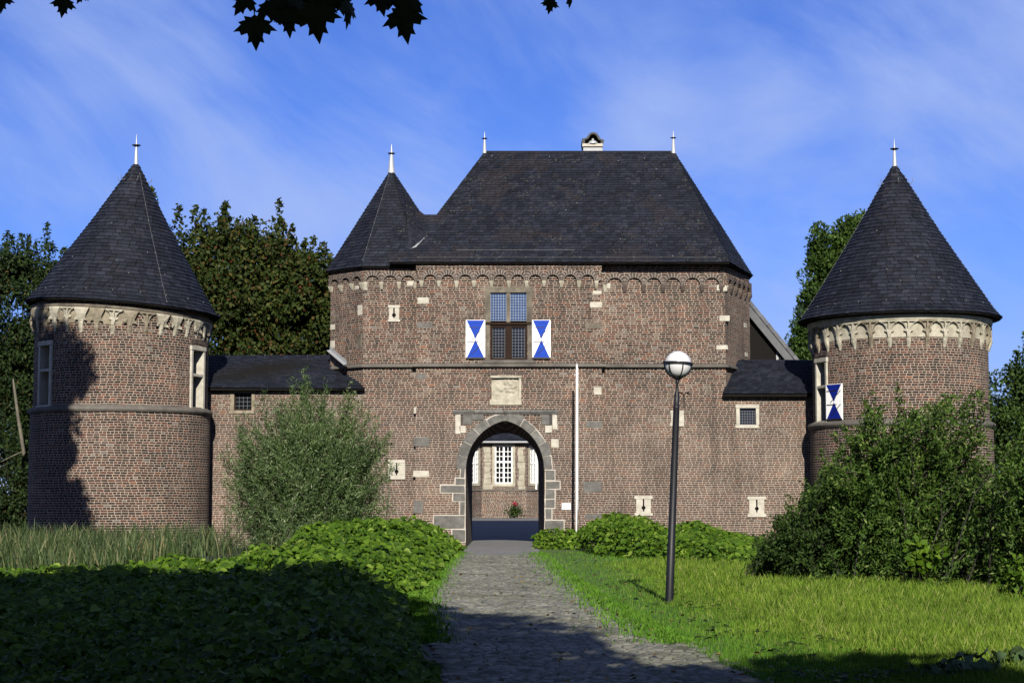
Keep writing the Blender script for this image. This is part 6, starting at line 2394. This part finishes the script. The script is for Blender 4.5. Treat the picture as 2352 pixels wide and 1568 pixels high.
        V, Fq = leaf_broad(P, ax, nr, 0.17 * s * RNG.uniform(0.7, 1.3, n), 0.17 * s * RNG.uniform(0.7, 1.3, n))
        np_mesh("leaves", V, Fq, M_BUTTER, g)
        st = MB()
        for q in P[::2]:
            st.tube([(x, y, 0), tuple(q)], 0.006, 4)
        st.build("stalks", M_BUTTER, g)
    # red rose in front of the manor plinth
    p = at(1182, 1186, 108.6)
    g = empty("rose_bush", p, "small rose bush with one red bloom against the manor plinth", "rose bush")
    n = 500
    P = np.array([p]) + RNG.normal(size=(n, 3)) * np.array([0.24, 0.15, 0.17]) + np.array([0, 0, 0.33])
    V, Fq = leaf_quads(P, rand_dirs(n), rand_dirs(n), np.full(n, 0.12), np.full(n, 0.08))
    np_mesh("foliage", V, Fq, M_LEAF_DARK, g)
    n = 60
    P = np.array([p]) + RNG.normal(size=(n, 3)) * 0.06 + np.array([0.02, -0.1, 0.80])
    V, Fq = leaf_quads(P, rand_dirs(n), rand_dirs(n), np.full(n, 0.09), np.full(n, 0.09))
    np_mesh("bloom", V, Fq, flat_mat("rose_red", (0.45, 0.03, 0.05), 0.6, 0.3), g)


plants()


# ---- the trees whose shade lies over the foreground
MAPLE = [(0.0, -0.06), (0.10, 0.02), (0.30, -0.02), (0.27, 0.10), (0.47, 0.16), (0.40, 0.24), (0.62, 0.45), (0.44, 0.44), (0.40, 0.56), (0.24, 0.44), (0.20, 0.62), (0.24, 0.80), (0.12, 0.76), (0.0, 1.05)]


def maple_leaf(mb, P, size, ang, tilt, yaw=0.0):
    """lobed leaf hanging at P, tip at angle ang (0 = up) in the x-z plane"""
    out = MAPLE + [(-x, z) for x, z in MAPLE[::-1][1:-1]]
    M = Matrix.Translation(P) @ Matrix.Rotation(yaw, 4, 'Z') @ Matrix.Rotation(tilt, 4, 'X') @ Matrix.Rotation(ang, 4, 'Y')
    c = M @ Vector((0, -0.01, 0.42 * size))
    pts = [M @ Vector((x * size * 1.08, 0.10 * size * (abs(x) ** 1.5 + (z - 0.5) ** 2), z * size)) for x, z in out]
    for a, b in zip(pts, pts[1:] + pts[:1]):
        mb.face([c, a, b])
    mb.tube([M @ Vector((0, 0, -0.05 * size)), M @ Vector((0.05 * size, -0.03, -0.4 * size)), M @ Vector((0.02, 0.02, -0.75 * size))], 0.0022, 4)


def shade_trees():
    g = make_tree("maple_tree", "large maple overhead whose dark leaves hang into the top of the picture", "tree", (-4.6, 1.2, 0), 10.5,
                  [(-4.2, 1.2, 10.6, 3.4, 4.4, 4.2), (-1.1, 1.0, 10.0, 2.5, 3.4, 3.9), (-7.6, 1.6, 12.0, 3.0, 4.6, 4.6), (-12.2, 1.8, 12.4, 4.2, 4.6, 4.8), (0.2, -3.0, 7.6, 3.6, 3.4, 3.0), (-5, -7, 9.0, 6.0, 4.5, 5.0), (-4.6, 8.6, 7.7, 5.0, 3.0, 0.7), (-11.5, 8.6, 7.7, 5.0, 3.0, 0.7), (-4.4, 12.0, 7.7, 4.6, 2.4, 0.35), (-10.5, 12.0, 7.7, 3.4, 2.4, 0.35), (2.6, 4.0, 6.0, 2.6, 2.0, 0.5)],  # low flat lobes added above the view to block sky and deepen the shade
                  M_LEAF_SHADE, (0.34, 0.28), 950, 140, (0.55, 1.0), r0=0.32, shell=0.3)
    bm = MB()
    bm.tube([(-4.2, 1.5, 4.6), (-2.6, 4.2, 4.1), (-1.2, 5.7, 3.62), (0.6, 6.2, 3.56)], [0.06, 0.035, 0.014, 0.006], 6)
    bm.tube([(-2.6, 4.2, 4.1), (-1.7, 5.5, 3.5)], [0.02, 0.005], 5)
    bm.build("branch", M_BARK, g)
    lf = MB()
    for u, v, s, ang, tl, Y, yw in ((585, 38, 78, 176, 0.25, 5.6, 0.2), (612, 2, 70, 150, -0.2, 5.8, 0), (662, 22, 66, 186, 0.3, 5.7, -0.4), (690, 0, 74, 200, -0.3, 5.9, 0.5),
                                    (722, 8, 92, 172, 0.2, 5.6, 0.1), (640, -12, 80, 165, 0.2, 5.9, 0.3), (752, -8, 66, 205, 0.1, 5.8, -0.7), (803, 4, 66, 180, 0.1, 5.7, 1.15), (776, -22, 60, 160, 0.3, 5.9, 0.4),
                                    (924, 16, 86, 174, 0.2, 5.6, -0.2), (868, -18, 62, 168, -0.2, 5.8, 0.3), (950, -12, 70, 195, 0.3, 5.8, 0.6), (900, -26, 70, 150, 0.1, 5.9, 0), (148, -6, 48, 185, 0.2, 5.8, 0.4), (192, -22, 36, 200, 0.2, 5.9, 0.7),
                                    (3, -16, 48, 180, 0.1, 5.8, 0.3), (128, -30, 44, 160, 0.3, 5.9, 0.1), (1266, -2, 36, 188, 0.2, 5.7, 0.2), (1308, -8, 30, 150, 0.2, 5.8, 1.2), (570, -14, 60, 210, 0.1, 5.9, 0.2), (735, -30, 90, 180, 0.0, 6.0, 0.2)):
        p = at(u, v, Y)
        maple_leaf(lf, p, s / F * Y, R(ang), tl, yw)
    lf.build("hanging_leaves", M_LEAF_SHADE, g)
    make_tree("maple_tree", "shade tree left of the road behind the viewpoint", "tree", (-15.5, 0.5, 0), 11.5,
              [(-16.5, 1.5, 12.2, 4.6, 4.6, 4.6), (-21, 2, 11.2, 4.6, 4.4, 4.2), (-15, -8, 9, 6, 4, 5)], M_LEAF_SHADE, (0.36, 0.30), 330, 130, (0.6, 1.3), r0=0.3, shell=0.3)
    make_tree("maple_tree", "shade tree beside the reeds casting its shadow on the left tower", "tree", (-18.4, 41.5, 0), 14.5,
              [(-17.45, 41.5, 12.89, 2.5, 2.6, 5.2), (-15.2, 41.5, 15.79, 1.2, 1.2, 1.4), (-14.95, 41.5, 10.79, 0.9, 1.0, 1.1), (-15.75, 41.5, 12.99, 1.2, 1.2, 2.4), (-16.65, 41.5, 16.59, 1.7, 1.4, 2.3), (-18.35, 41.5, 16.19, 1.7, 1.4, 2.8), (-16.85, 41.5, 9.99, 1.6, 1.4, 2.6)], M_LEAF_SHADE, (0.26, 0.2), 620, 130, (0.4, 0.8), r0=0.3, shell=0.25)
    make_tree("shade_tree", "shade tree right of the road behind the viewpoint", "tree", (7.5, -6.0, 0), 8.0,
              [(3.4, -1.6, 6.9, 2.3, 2.5, 2.4), (7.2, -3.4, 6.9, 2.6, 2.6, 2.2), (10.5, -7.0, 8.0, 4.5, 4.0, 3.6), (4, -9, 8.5, 5, 4, 4)], M_LEAF_SHADE, (0.34, 0.28), 330, 130, (0.6, 1.1), r0=0.28, shell=0.3)

    make_tree("shade_tree", "leafy tree left of the road bank just outside the picture", "tree", (-10.5, 13.5, 0), 6.0,
              [(-11.0, 13.0, 5.6, 3.2, 2.6, 2.2), (-14.5, 14.5, 5.4, 3.6, 3.0, 2.4), (-19, 18, 5.5, 4, 4, 3)], M_LEAF_SHADE, (0.34, 0.28), 330, 120, (0.6, 1.0), r0=0.25, shell=0.3)  # unseen grove added to shut out low sky and darken the bank


shade_trees()
